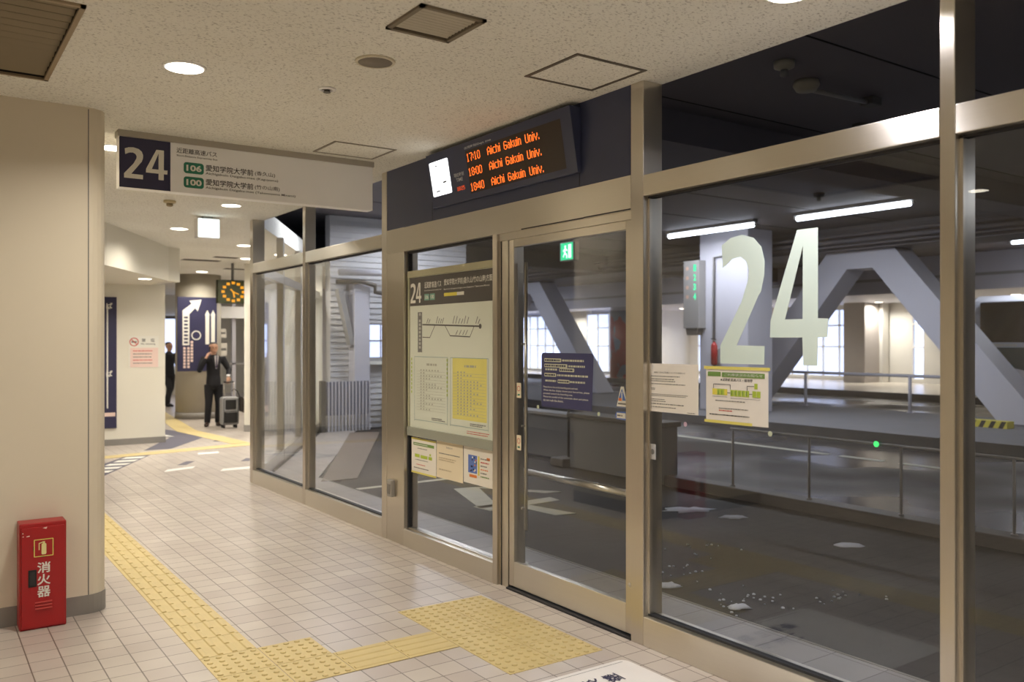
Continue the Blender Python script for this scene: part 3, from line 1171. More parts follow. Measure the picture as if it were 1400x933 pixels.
FONT = {
    '0': '01110 10001 10001 10001 10001 10001 10001 10001 01110', '1': '00100 01100 00100 00100 00100 00100 00100 00100 01110',
    '2': '01110 10001 00001 00001 00010 00100 01000 10000 11111', '4': '00010 00110 01010 10010 10010 10010 11111 00010 00010',
    '5': '11111 10000 10000 11110 00001 00001 00001 10001 01110', '6': '01110 10001 10000 10000 11110 10001 10001 10001 01110',
    '7': '11111 00001 00001 00010 00010 00100 00100 00100 00100', '8': '01110 10001 10001 10001 01110 10001 10001 10001 01110',
    ':': '0 0 1 1 0 1 1 0 0', '.': '0 0 0 0 0 0 0 1 1', ' ': '000 000 000 000 000 000 000 000 000',
    'A': '00100 01010 10001 10001 10001 11111 10001 10001 10001', 'i': '1 0 1 1 1 1 1 1 1',
    'c': '0000 0000 0111 1000 1000 1000 1000 1000 0111', 'h': '1000 1000 1110 1001 1001 1001 1001 1001 1001',
    'G': '01110 10001 10000 10000 10111 10001 10001 10001 01110', 'a': '0000 0000 0110 0001 0111 1001 1001 1001 0111',
    'k': '1000 1000 1001 1010 1100 1100 1010 1001 1001', 'u': '0000 0000 1001 1001 1001 1001 1001 1001 0111',
    'n': '0000 0000 1110 1001 1001 1001 1001 1001 1001', 'U': '10001 10001 10001 10001 10001 10001 10001 10001 01110',
    'v': '00000 00000 10001 10001 10001 01010 01010 00100 00100'}


def led(p, s_, a0, b0, a1, b1, m):
    cols = []
    for ch in s_:
        rows = FONT[ch].split()
        for c in range(len(rows[0])):
            cols.append([r[c] for r in rows])
        cols.append(['0'] * 9)
    cols.pop()
    w_, h_ = (a1 - a0) / len(cols), (b1 - b0) / 9
    for c, col in enumerate(cols):
        for r, v in enumerate(col):
            if v == '1':
                p.rect(a0 + c * w_ - w_ * 0.08, b1 - (r + 0.94) * h_, a0 + (c + 1.08) * w_, b1 - r * h_ - h_ * 0.06, m, 2)
p = Print(**FR)
for b0, b1, tm in ((0.249, 0.306, '17:10'), (0.148, 0.204, '18:00'), (0.043, 0.099, '18:40')):
    led(p, tm, 0.563, b0, 0.737, b1, M_LED)
    led(p, 'Aichi', 0.83, b0 + 0.002, 0.985, b1, M_LED)
    led(p, 'Gakuin', 1.03, b0 + 0.001, 1.225, b1 - 0.001, M_LED)
    led(p, 'Univ.', 1.272, b0 - 0.001, 1.42, b1 - 0.002, M_LED)
p.mb.build('led_lettering', t, fix=False)
p = Print(**FR)
led(p, '16:25', 0.38, 0.07, 0.488, 0.098, emit('dim_orange_led', (255, 90, 30), 1.2, (60, 20, 5)))
p.mb.build('clock_digits', t, fix=False)

# ================================================================== ON THE GLASS
t = thing('number_decal', (GX - 0.001, 2.65, 1.55), 'large pale vinyl number 24 stuck on the big window', 'decal')
fr = inside(2.962, GX - 0.0015)
mb = MB()
mb.prism([(-0.004 + 0.274 * x, 1.557 + 0.634 * y) for x, y in k2], fr['o'], fr['u'], fr['v'], (0.0015, 0, 0), M_FROST)
mb.build('digit', t)
mb = MB()
mb.prism([(0.302 + 0.317 * x, 1.558 + 0.622 * y) for x, y in k4], fr['o'], fr['u'], fr['v'], (0.0015, 0, 0), M_FROST,
         holes=[[(0.302 + 0.317 * x, 1.558 + 0.622 * y) for x, y in h4]])
mb.build('digit', t)


def sheet(name, y0, z0, wd, ht, m, label, cat, x=GX, th=0.0015, fn=None, corners=None, group=None):
    """A sheet on the glass: left edge at y0 (seen from inside), lower edge z0."""
    fr = inside(y0, x - th)
    b = MB()
    pts = corners or [(0, z0), (wd, z0), (wd, z0 + ht), (0, z0 + ht)]
    b.prism(pts, fr['o'], fr['u'], fr['v'], (th, 0, 0), m)
    p_ = Print(**fr, mb=b)
    if fn:
        fn(p_, z0, wd, ht)
    o = b.build(name, fix=False)
    return tag(o, label, cat, group)


def doc(p, z, w_, h):
    p.text('高速バスのご利用についてのお知らせ', w_ * 0.16, z + h * 0.80, w_ * 0.76, z + h * 0.835, M_INK, 1)
    for b0, b1, a1 in ((0.72, 0.76, 0.7), (0.62, 0.70, 0.62), (0.56, 0.60, 0.85), (0.44, 0.5, 0.2), (0.32, 0.38, 0.92), (0.2, 0.28, 0.4), (0.14, 0.19, 0.75), (0.08, 0.12, 0.6)):
        p.scribble(w_ * 0.06, z + h * b0, w_ * a1, z + h * b1, 2 if b1 - b0 > 0.05 else 1, M_INKGREY, 1, 0.4, 0.2)
    p.scribble(w_ * 0.8, z + h * 0.015, w_ * 0.96, z + h * 0.04, 1, M_INKGREY, 1)
sheet('notice', 3.498, 1.285, 0.384, 0.262, M_PAPER, 'plain white paper notice on the big window beside the yellow-edged poster', 'notice', fn=doc)


def busad(p, z, w_, h):
    p.rect(w_ * 0.03, z + h * 0.83, w_ * 0.25, z + h * 0.91, M_OLIVE)
    p.rect(w_ * 0.27, z + h * 0.82, w_ * 0.95, z + h * 0.905, M_OLIVE)
    p.text('ご利用状況のお知らせ', w_ * 0.31, z + h * 0.84, w_ * 0.92, z + h * 0.89, M_OFFWHITE, 2)
    p.text('★近距離高速バス・路線図', w_ * 0.24, z + h * 0.75, w_ * 0.76, z + h * 0.80, M_INK, 1, 0.01)
    for a0, a1, m in ((0.11, 0.19, M_YEL), (0.19, 0.25, M_LIME), (0.25, 0.31, M_LIME), (0.31, 0.36, M_YEL)):
        p.rect(w_ * a0, z + h * 0.50, w_ * a1, z + h * 0.61, m)
    for k in range(5):
        p.rect(w_ * (0.41 + k * 0.061), z + h * 0.49, w_ * (0.466 + k * 0.061), z + h * 0.60, M_LIME)
    for k in range(2):
        p.rect(w_ * (0.76 + k * 0.065), z + h * 0.49, w_ * (0.82 + k * 0.065), z + h * 0.60, M_LIME)
    p.rect(w_ * 0.79, z + h * 0.635, w_ * 0.84, z + h * 0.73, M_LIME)
    for k in range(7):
        a = (0.21, 0.27, 0.43, 0.49, 0.55, 0.61, 0.67)[k]
        p.rect(w_ * (a - 0.005), z + h * 0.51, w_ * (a + 0.008), z + h * 0.585, M_OLIVE, 2)
    for q in (((0.13, 0.62), (0.13, 0.69)), ((0.13, 0.69), (0.41, 0.69)), ((0.41, 0.69), (0.41, 0.61)), ((0.68, 0.61), (0.68, 0.68)), ((0.68, 0.68), (0.79, 0.68)), ((0.36, 0.545), (0.41, 0.545)), ((0.71, 0.545), (0.76, 0.545))):
        p.line((w_ * q[0][0], z + h * q[0][1]), (w_ * q[1][0], z + h * q[1][1]), 0.003, M_INK, 2)
    p.line((w_ * 0.11, z + h * 0.47), (w_ * 0.36, z + h * 0.47), 0.002, M_INKGREY, 1)
    p.line((w_ * 0.41, z + h * 0.455), (w_ * 0.88, z + h * 0.455), 0.002, M_INKGREY, 1)
    p.scribble(w_ * 0.16, z + h * 0.385, w_ * 0.8, z + h * 0.415, 1, M_INKGREY, 1)
    p.scribble(w_ * 0.22, z + h * 0.25, w_ * 0.75, z + h * 0.28, 1, M_INKGREY, 1)
    p.scribble(w_ * 0.22, z + h * 0.21, w_ * 0.5, z + h * 0.24, 1, M_REDINK, 1)
    p.scribble(w_ * 0.06, z + h * 0.13, w_ * 0.8, z + h * 0.165, 1, M_INK, 1, 0.5)
    p.rect(-0.012, z + h * 0.955, w_ + 0.012, z + h * 1.01, M_PALEYEL, 2)
    p.rect(-0.010, z - h * 0.005, w_ * 0.76, z + h * 0.045, M_PALEYEL, 2)
sheet('poster', 3.060, 1.258, 0.39, 0.282, M_PAPER, 'paper route poster with yellow tape edges below the large 24', 'poster', fn=busad)


def doornote(p, z, w_, h):
    y = lambda f: z + h * f
    for r, (segs) in enumerate((((0.06, 0.40, 1), (0.42, 0.83, 0)), ((0.06, 0.52, 1), (0.54, 0.85, 0)), ((0.08, 0.32, 0), (0.36, 0.65, 1)), ((0.06, 0.30, 1), (0.32, 0.91, 0)), ((0.08, 0.30, 0), (0.33, 0.56, 1), (0.57, 0.85, 0)))):
        c = (0.865, 0.765, 0.695, 0.595, 0.485)[r]
        for a0, a1, box in segs:
            if box:
                p.rrect(w_ * a0, y(c - 0.033), w_ * a1, y(c + 0.033), 0.006, mat('cream_print', (206, 206, 184), 0.5))
                p.scribble(w_ * a0 + 0.006, y(c - 0.018), w_ * a1 - 0.006, y(c + 0.018), 1, M_NAVYSIGN, 2, 0.8, 0.05)
            else:
                p.scribble(w_ * a0, y(c - 0.02), w_ * a1, y(c + 0.02), 1, mat('cream_print', (206, 206, 184), 0.5), 1, 0.85, 0.02)
    for c, a1, s_ in ((0.365, 0.72, 'Please form a line at the boarding point and wait.'), (0.305, 0.93, 'When the bus display shows your bus arrives, please'), (0.245, 0.62, 'proceed toward the boarding area.'),
                      (0.185, 0.91, 'Please be careful of the automatic door and please'), (0.125, 0.44, 'do not rush the doors.')):
        p.text(s_, w_ * 0.04, y(c - 0.02), w_ * a1, y(c + 0.022), M_OFFWHITE, 1, 0.01)
pts = []
for cx, cy, t0 in ((0.515 - 0.02, 1.25 + 0.004, -90), (0.515 - 0.02, 1.595 - 0.02, 0), (0.02, 1.595 - 0.02, 90), (0.004, 1.25 + 0.004, 180)):
    r = 0.02 if cy > 1.4 else 0.004
    for k in range(5):
        a = math.radians(t0 + 22.5 * k)
        pts.append((cx + r * math.cos(a), cy + r * math.sin(a)))
sheet('door_notice', 4.456, 1.25, 0.515, 0.345, mat('navy_vinyl', (66, 68, 108), 0.4), 'navy notice with pale writing on the sliding door glass', 'notice', x=3.33, fn=doornote, corners=pts)

# warning stickers and safety dots
def tri(p, z, w_, h):
    p.poly([(w_ * 0.14, z + h * 0.3), (w_ * 0.86, z + h * 0.3), (w_ * 0.5, z + h * 0.9)], M_BLUE, 1)
    p.rect(w_ * 0.2, z + h * 0.28, w_ * 0.5, z + h * 0.42, M_ORANGE, 2)
    p.rect(w_ * 0.47, z + h * 0.3, w_ * 0.55, z + h * 0.75, M_OFFWHITE, 2)
    p.rect(w_ * 0.14, z + h * 0.10, w_ * 0.86, z + h * 0.18, M_INKGREY, 1)
sheet('warning_sticker', 3.735, 1.295, 0.092, 0.115, M_OFFWHITE, 'triangular warning sticker beside the lock stile of the sliding door', 'sticker', x=3.33, fn=tri,
      corners=[(0, 1.295), (0.092, 1.295), (0.06, 1.41), (0.036, 1.41)])
def oval(p, z, w_, h):
    p.rect(w_ * 0.15, z + h * 0.2, w_ * 0.9, z + h * 0.8, M_OFFWHITE, 1)
    p.scribble(w_ * 0.2, z + h * 0.35, w_ * 0.85, z + h * 0.65, 1, M_INKGREY, 2)
sheet('pull_sticker', 3.748, 1.218, 0.10, 0.05, M_BLUE, 'small blue-edged oval sticker below the triangular warning sticker', 'sticker', x=3.33, fn=oval,
      corners=[(0.0, 1.243), (0.012, 1.222), (0.1, 1.218), (0.1, 1.268), (0.012, 1.264)])
def tall(p, z, w_, h):
    p.ring(w_ / 2, z + h * 0.62, w_ * 0.36, 0.004, M_REDINK, 1)
    p.rect(w_ * 0.25, z + h * 0.15, w_ * 0.75, z + h * 0.26, M_GREEN, 1)
sheet('hand_warning_sticker', 4.735, 1.29, 0.05, 0.10, M_CREAM, 'upper of two small upright stickers by the pull bar of the sliding door', 'sticker', x=3.33, fn=tall)
sheet('hand_warning_sticker', 4.735, 0.94, 0.05, 0.10, M_CREAM, 'lower of two small upright stickers by the pull bar of the sliding door', 'sticker', x=3.33, fn=tall)
def grey_sq(p, z, w_, h):
    p.disc(w_ / 2, z + h / 2, w_ * 0.3, M_INKGREY, 1)
sheet('square_sticker', 3.475, 1.02, 0.05, 0.085, mat('silver_sticker', (190, 190, 190), 0.4), 'small silver sticker low on the big window next to the door stile', 'sticker', fn=grey_sq)
M_DOT = mat('pale_green_dot', (196, 204, 176), 0.5)
M_DOTG = emit('luminous_green_dot', (70, 235, 120), 0.75)
for y, z, x, m, lab in ((4.496, 1.243, 3.33, M_DOT, 'small pale round safety dot on the pull-bar side of the navy door notice'),
                        (3.894, 1.238, 3.33, M_DOT, 'small pale round safety dot on the lock side of the navy door notice'),
                        (3.206, 1.232, GX, mat('pink_dot', (206, 176, 190), 0.5), 'small pinkish round safety dot below the plain white notice'),
                        (2.66, 1.230, GX, M_DOT, 'small pale round safety dot just under the route poster on the big window'),
                        (2.112, 1.235, GX, M_DOTG, 'bright green round safety dot on the big window')):
    mb = MB()
    mb.tube([(x - 0.001, y, z), (x, y, z)], 0.0125, m, 20, smooth=False)
    tag(mb.build('safety_dot'), lab, 'sticker')

# timetable board behind its rail, three sheets below
t = thing('timetable_board', (GX - 0.02, 5.65, 0.9), 'large pale timetable board with dark 24 header beside the sliding door', 'timetable')
fr = inside(6.258, GX - 0.014)
WB = 1.27
mb = MB()
mb.box((GX - 0.014, 6.258 - WB, 0.975), (GX - 0.002, 6.258, 2.185), M_PGREEN)
mb.build('board', t)
mb = MB()
mb.box((GX - 0.026, 6.258 - WB, 2.185), (GX - 0.002, 6.26, 2.235), mat('olive_rail', (176, 172, 142), 0.45))
mb.box((GX - 0.03, 6.258 - WB, 0.905), (GX - 0.002, 6.26, 0.975), mat('grey_green_rail', (150, 152, 138), 0.45))
mb.box((GX - 0.022, 6.236, 0.975), (GX - 0.002, 6.26, 2.185), mat('olive_rail', (176, 172, 142), 0.45))
mb.build('frame', t)
p = Print(**fr)
M_FAINT = mat('faint_ink', (172, 172, 156), 0.6)
p.rect(0.025, 1.952, WB, 2.18, M_DGREY)
put24(p, M_OFFWHITE, (0.035, 1.975, 0.12, 2.135), (0.125, 1.975, 0.215, 2.135))
p.text('近距離高速バス', 0.265, 2.085, 0.53, 2.135, M_OFFWHITE, 2, 0.012)
p.text('Short-Distance Expressway Bus', 0.265, 2.06, 0.53, 2.072, M_OFFWHITE, 2, 0.01)
p.rect(0.265, 1.99, 0.34, 2.04, mat('mint_print', (120, 170, 150), 0.5), 2)
p.rect(0.355, 1.99, 0.43, 2.04, mat('mint_print', (120, 170, 150), 0.5), 2)
p.text('106', 0.275, 2.0, 0.33, 2.03, M_OFFWHITE, 3, 0.02)
p.text('100', 0.365, 2.0, 0.42, 2.03, M_OFFWHITE, 3, 0.02)
p.text('愛知学院大学前(香久山/竹の山南)方面', 0.57, 2.085, 1.235, 2.14, M_OFFWHITE, 2, 0.012)
p.text('Bound for Aichigakuin Daigaku-mae (Kaguyama / Takenoyama Minami)', 0.57, 2.055, 1.2, 2.07, M_OFFWHITE, 2, 0.008)
p.rect(0.57, 2.01, 0.76, 2.035, M_YEL, 2)
p.rect(0.76, 2.01, 0.86, 2.035, M_OFFWHITE, 2)
p.rect(0.155, 1.58, 0.225, 1.90, M_INKGREY)
p.text('名', 0.172, 1.87, 0.208, 1.895, M_OFFWHITE, 2)
for k in range(8):
    p.rect(0.175, 1.61 + k * 0.03, 0.205, 1.63 + k * 0.03, mat('pale_grey_print', (186, 186, 176), 0.5), 2)
for q, wd in ((((0.23, 1.80), (1.08, 1.775)), 0.011), (((0.23, 1.70), (0.35, 1.697)), 0.006), (((0.35, 1.697), (0.43, 1.79)), 0.006), (((0.58, 1.79), (0.66, 1.71)), 0.006),
              (((0.66, 1.71), (0.94, 1.70)), 0.008), (((0.94, 1.70), (1.0, 1.78)), 0.006)):
    p.line(*q, wd, M_DGREY, 1)
for a in (0.30, 0.33, 0.45, 0.48, 0.51, 0.54, 0.70, 0.74, 0.78, 0.82, 0.86, 0.9, 1.02, 1.05):
    p.line((a, 1.815 - a * 0.02), (a + 0.025, 1.845 + random.random() * 0.03 - a * 0.02), 0.008, M_INKGREY, 1)
for a in (0.74, 0.79, 0.84, 0.88):
    p.line((a, 1.715), (a + 0.03, 1.75), 0.007, M_INKGREY, 1)
p.disc(1.08, 1.775, 0.018, M_DGREY, 2)
for a0, m in ((0.10, None), (0.665, mat('pale_yellow_sheet', (224, 214, 122), 0.5))):
    if m:
        p.rect(a0 + 0.03, 1.09, a0 + 0.50, 1.545, m)
    for q in (((a0, 1.03), (a0, 1.545)), ((a0 + 0.52, 1.03), (a0 + 0.52, 1.545)), ((a0, 1.545), (a0 + 0.52, 1.545)), ((a0, 1.04), (a0 + 0.52, 1.04))):
        p.line(*q, 0.004, mat('pale_blue_print', (150, 172, 170), 0.5), 2)
    p.scribble(a0 + 0.2, 1.47, a0 + 0.36, 1.50, 1, M_FAINT, 2)
    for k in range(15):
        b = 1.43 - k * 0.022
        p.line((a0 + 0.04, b), (a0 + 0.49, b), 0.0016, M_FAINT, 2)
        for j in range(random.randint(2, 8)):
            a = a0 + 0.10 + j * 0.045
            p.rect(a, b + 0.004, a + 0.018, b + 0.015, M_FAINT, 2)
    for k in range(9):
        p.rect(a0 - 0.055, 1.25 + k * 0.033, a0 - 0.04, 1.27 + k * 0.033, M_LIME, 2)
    p.scribble(a0 + 0.28, 1.05, a0 + 0.5, 1.075, 2, M_INKGREY, 2)
p.scribble(0.9, 0.99, 1.2, 1.02, 2, M_REDINK, 2, 0.35)
p.mb.build('print', t, fix=False)


def ad2(p, z, w_, h):
    p.rect(w_ * 0.08, z + h * 0.79, w_ * 0.92, z + h * 0.87, M_OLIVE)
    p.scribble(w_ * 0.12, z + h * 0.81, w_ * 0.88, z + h * 0.85, 1, M_OFFWHITE, 2)
    p.scribble(w_ * 0.25, z + h * 0.7, w_ * 0.75, z + h * 0.73, 1, M_INK, 1)
    p.rect(w_ * 0.14, z + h * 0.46, w_ * 0.34, z + h * 0.55, M_LIME)
    p.rect(w_ * 0.38, z + h * 0.45, w_ * 0.66, z + h * 0.54, M_LIME)
    p.rect(w_ * 0.7, z + h * 0.45, w_ * 0.84, z + h * 0.54, M_LIME)
    p.rect(w_ * 0.74, z + h * 0.56, w_ * 0.8, z + h * 0.62, M_LIME)
    p.scribble(w_ * 0.16, z + h * 0.37, w_ * 0.8, z + h * 0.41, 1, M_INKGREY, 1)
    p.scribble(w_ * 0.2, z + h * 0.24, w_ * 0.7, z + h * 0.28, 1, M_REDINK, 1)
    p.scribble(w_ * 0.1, z + h * 0.14, w_ * 0.75, z + h * 0.18, 1, M_INK, 1)
    p.rect(0, z + h * 0.95, w_, z + h, M_PALEYEL, 2)
    p.rect(0, z, w_, z + h * 0.05, M_PALEYEL, 2)
sheet('poster', 6.232, 0.605, 0.40, 0.285, M_PAPER, 'small yellow-edged route poster, first of the three sheets under the timetable', 'poster', fn=ad2, x=GX)
def plain(p, z, w_, h):
    p.text('お知らせ', w_ * 0.38, z + h * 0.82, w_ * 0.62, z + h * 0.87, M_INKGREY, 1)
    p.scribble(w_ * 0.1, z + h * 0.64, w_ * 0.9, z + h * 0.69, 1, M_INKGREY, 1, 0.5, 0.1)
    p.scribble(w_ * 0.1, z + h * 0.46, w_ * 0.85, z + h * 0.57, 2, mat('tan_ink', (190, 172, 140), 0.6), 1)
    p.scribble(w_ * 0.1, z + h * 0.2, w_ * 0.6, z + h * 0.26, 1, mat('tan_ink', (190, 172, 140), 0.6), 1)
sheet('notice', 5.825, 0.618, 0.39, 0.285, M_CREAM, 'plain cream notice, middle of the three sheets under the timetable', 'notice', fn=plain)
def mapad(p, z, w_, h):
    p.rect(w_ * 0.16, z + h * 0.28, w_ * 0.46, z + h * 0.74, M_BLUE)
    for k in range(14):
        a, b = random.uniform(0.17, 0.42), random.uniform(0.3, 0.7)
        p.rect(w_ * a, z + h * b, w_ * (a + 0.04), z + h * (b + 0.04), random.choice((M_ORANGE, M_OFFWHITE, M_NAVYSIGN, M_PINK)), 2)
    p.rect(w_ * 0.49, z + h * 0.25, w_ * 0.54, z + h * 0.74, M_YEL)
    p.rect(w_ * 0.2, z + h * 0.17, w_ * 0.45, z + h * 0.24, M_ORANGE)
    for k, m in enumerate((M_INKGREY, M_REDINK, M_INKGREY, M_ORANGE, M_INKGREY, M_OLIVE)):
        p.scribble(w_ * 0.58, z + h * (0.66 - k * 0.09), w_ * 0.88, z + h * (0.71 - k * 0.09), 1, m, 1, 0.6, 0.4)
    p.rect(w_ * 0.78, z + h * 0.67, w_ * 0.88, z + h * 0.74, M_ORANGE)
sheet('poster', 5.425, 0.633, 0.40, 0.283, M_PAPER, 'colourful map poster, last of the three sheets under the timetable', 'poster', fn=mapad)

# intercom box on the steel panel
t = thing('wall_switch_box', (3.28, 6.47, 0.38), 'small grey switch box low on the steel panel beside the timetable bay', 'switch')
mb = MB()
mb.box((3.252, 6.435, 0.375), (3.29, 6.515, 0.515), mat('grey_box_plastic', (150, 146, 138), 0.4))
mb.build('housing', t, bevel=0.006)
mb = MB()
mb.box((3.248, 6.45, 0.40), (3.252, 6.50, 0.48), mat('dark_cover', (110, 106, 100), 0.4))
mb.build('cover', t)

# ================================================================== FIRE EXTINGUISHER CABINET
t = thing('fire_extinguisher_cabinet', (0.625, 5.735, 0), 'red fire extinguisher cabinet standing against the cream pillar', 'cabinet')
mb = MB()
mb.box((0.504, 5.675, 0), (0.746, 5.812, 0.615), M_RED)
mb.build('body', t, bevel=0.006)
mb = MB()
mb.box((0.514, 5.664, 0.012), (0.736, 5.675, 0.592), M_RED)
door = mb.build('door', t, bevel=0.003)
p = Print(**toward(0, 5.664))
p.disc(0.626, 0.47, 0.054, M_BLACK, 1)
p.rrect(0.576, 0.42, 0.677, 0.522, 0.004, M_PALEYEL, 2)
p.rect(0.581, 0.425, 0.672, 0.517, M_RED, 3)
mb = p.mb
p.rrect(0.615, 0.432, 0.640, 0.497, 0.008, mat('pictogram_cream', (236, 226, 160), 0.5), 4)
p.rect(0.622, 0.495, 0.633, 0.508, MATS['pictogram_cream'], 4)
p.line((0.624, 0.505), (0.603, 0.498), 0.006, MATS['pictogram_cream'], 4)
p.line((0.603, 0.50), (0.603, 0.46), 0.005, MATS['pictogram_cream'], 4)
mb.build('pictogram', door, fix=False)
p = Print(**toward(0, 5.664))
mb = p.mb
for ch, zc in (('消', 0.325), ('火', 0.255), ('器', 0.185)):
    q = Print(**toward(0, 5.664))
    q.text(ch, 0.593, zc, 0.662, zc + 0.063, M_OFFWHITE, 1, 0.02)
    q.mb.build('painted_character', door, fix=False)
for pts in ([(0.62, 0.585), (0.645, 0.59), (0.64, 0.578)], [(0.516, 0.562), (0.522, 0.568), (0.524, 0.56)], [(0.515, 0.545), (0.526, 0.548), (0.525, 0.542)], [(0.538, 0.546), (0.555, 0.549), (0.555, 0.543), (0.54, 0.541)]):
    p.poly(pts, M_PINK, 1)
mb.build('worn_paint_pattern', door, fix=False)
mb = MB()
for k in range(3):
    mb.bar((0.583, 5.660, 0.157 - k * 0.018), (0.67, 5.660, 0.157 - k * 0.018), 0.008, 0.006, mat('worn_red', (206, 80, 76), 0.4))
mb.build('louvres', door)
mb = MB()
mb.box((0.548, 5.661, 0.25), (0.590, 5.664, 0.348), M_BLACK)
mb.box((0.556, 5.657, 0.262), (0.582, 5.661, 0.335), M_INK)
mb.build('handle', door)

# ================================================================== FLOOR TILES AND MARKINGS
G0X, G0Y, TS = 1.232, 4.64, 0.305


def guide_tile(name, x, y, along_y, label, group):
    b = MB()
    g = 0.0025
    b.box((x + g, y + g, 0), (x + TS - g, y + TS - g, 0.003), M_TACT)
    for k in range(4):
        c = 0.0385 + k * 0.0762
        if along_y:
            for a, e in ((0.012, 0.145), (0.160, 0.293)):
                b.prism([(c - 0.016, 0.003), (c + 0.016, 0.003), (c + 0.010, 0.008), (c - 0.010, 0.008)], (x, y + a, 0), (1, 0, 0), (0, 0, 1), (0, e - a, 0), M_TACT)
        else:
            b.prism([(c - 0.016, 0.003), (c + 0.016, 0.003), (c + 0.010, 0.008), (c - 0.010, 0.008)], (x + 0.012, y, 0), (0, 1, 0), (0, 0, 1), (0.281, 0, 0), M_TACT)
    return tag(b.build(name), label, 'tile', group)


def dot_tile(name, x, y, label, group):
    b = MB()
    g = 0.0025
    b.box((x + g, y + g, 0), (x + TS - g, y + TS - g, 0.003), M_TACT)
    for i in range(5):
        for j in range(5):
            b.lathe((x + 0.031 + i * 0.0608, y + 0.031 + j * 0.0608, 0), [(0.016, 0.003), (0.013, 0.0075), (0.007, 0.0085)], M_TACT, 10)
    return tag(b.build(name), label, 'tile', group)


def rep(o, dx, dy, label, group):
    c = o.copy()
    COL.objects.link(c)
    c.location = (dx, dy, 0)
    return tag(c, label, None, group)
L1 = 'yellow bar-ridged tactile tile in the long strip running past the cream pillar'
G1 = 'tactile tiles of the long strip past the pillar'
g = guide_tile('tactile_tile', G0X, G0Y, True, L1, G1)
for k in range(1, 18):
    rep(g, 0, k * TS, L1, G1)
L2 = 'yellow dotted tactile tile at the junction in front of the cream pillar'
G2 = 'dotted tactile tiles at the junction'
d = dot_tile('tactile_tile', G0X, G0Y - TS, L2, G2)
for i, j in ((1, 0), (0, -1), (1, -1)):
    rep(d, i * TS, j * TS, L2, G2)
L5 = 'yellow bar-ridged tactile tile of the strip continuing toward the camera'
G5 = 'tactile tiles below the photo'
for k in range(1, 9):
    rep(g, 0, -(k + 2) * TS, L5, G5)
b2 = guide_tile('tactile_tile', G0X + 2 * TS, G0Y - 2 * TS, False, 'yellow bar-ridged tactile tile of the short branch, next to the junction', 'tactile tiles of the short branch')
rep(b2, TS, 0, 'yellow bar-ridged tactile tile of the short branch, next to the dotted door pad', 'tactile tiles of the short branch')
L4 = 'yellow dotted tactile tile of the pad in front of the sliding door'
G4 = 'dotted tactile tiles in front of the door'
d4 = dot_tile('tactile_tile', 2.452, 3.545, L4, G4)
for i in range(2):
    for j in range(4):
        if i or j:
            rep(d4, i * TS, j * TS, L4, G4)


def decal(name, pts, m, label, cat, z=0.0, th=0.002, fn=None):
    b = MB()
    b.prism(pts, (0, 0, z), (1, 0, 0), (0, 1, 0), (0, 0, th), m)
    if fn:
        fn(Print((0, 0, z + th), (1, 0, 0), (0, 1, 0), (0, 0, 1), b))
    return tag(b.build(name, fix=False), label, cat)


def matprint(p):
    p.line((2.2, 3.355), (3.03, 3.355), 0.004, M_INKGREY, 1)
    q = Print((2.99, 3.33, 0.003), (0, -1, 0), (-1, 0, 0), (0, 0, 1), p.mb)
    for k, s_ in enumerate(('整列乗車', 'お願い')):
        for j, ch in enumerate(s_):
            q.text(ch, 0.06 + k * 0.14, 0.10 + j * 0.12, 0.16 + k * 0.14, 0.19 + j * 0.12, M_NAVYSIGN, 1, 0.02)
pts = []
for cx, cy, t0 in ((3.065 - 0.05, 2.55, -90), (3.065 - 0.05, 3.385 - 0.05, 0), (2.15, 3.385 - 0.05, 90), (2.15, 2.55, 180)):
    for k in range(6):
        a = math.radians(t0 + 18 * k)
        pts.append((cx + 0.05 * math.cos(a), cy + 0.05 * math.sin(a)))
decal('floor_notice', pts, mat('white_floor_vinyl', (236, 232, 226), 0.4), 'white rounded floor notice below the tactile door pad', 'floor sign', th=0.0025, fn=matprint)
M_FDARK = mat('slate_floor_vinyl', (92, 90, 104), 0.5)
def arrowp(p):
    for k in range(5):
        a, c = 1.78 + k * 0.16, 11.95 + k * 0.30
        p.poly([(a, c), (a + 0.26, c - 0.05), (a + 0.36, c + 0.12), (a + 0.10, c + 0.17)], M_OFFWHITE, 1)
decal('floor_arrow', [(1.55, 11.8), (1.95, 11.65), (3.05, 13.75), (2.72, 13.75)], M_FDARK, 'slate floor arrow with white lettering below the white wall', 'floor sign', fn=arrowp)
decal('floor_chevron', [(2.9, 14.0), (3.3, 14.0), (4.25, 15.5), (3.9, 17.2), (3.4, 17.2), (3.65, 15.6)], M_FDARK, 'slate floor chevron at the corner of the white wall', 'floor sign',
      fn=lambda p: p.poly([(3.55, 15.9), (3.75, 15.7), (3.6, 17.0), (3.48, 17.0)], M_OFFWHITE, 1))
for a, lab in (([(2.63, 11.55), (3.02, 11.68), (3.1, 11.86), (2.72, 11.75)], 'white floor patch nearest the white wall'), ([(3.24, 11.22), (3.62, 11.22), (3.70, 11.42), (3.33, 11.40)], 'white floor patch beside the corner post of the glass front'),
               ([(3.45, 13.05), (3.75, 13.05), (3.80, 13.25), (3.50, 13.25)], 'white floor patch below the yellow crossing strip')):
    decal('floor_patch', a, mat('white_floor_patch', (240, 238, 232), 0.4), lab, 'floor sign')
for a, lab in (([(2.93, 12.1), (3.03, 12.05), (3.22, 12.35), (3.12, 12.4)], 'small slate floor dash above the nearest white patch'), ([(3.75, 12.0), (3.85, 11.95), (4.0, 12.2), (3.9, 12.25)], 'small slate floor dash beside the corner post'),
               ([(4.1, 14.6), (4.22, 14.55), (4.5, 15.1), (4.38, 15.15)], 'small slate floor dash nearest the suitcase')):
    decal('floor_dash', a, M_FDARK, lab, 'floor sign')
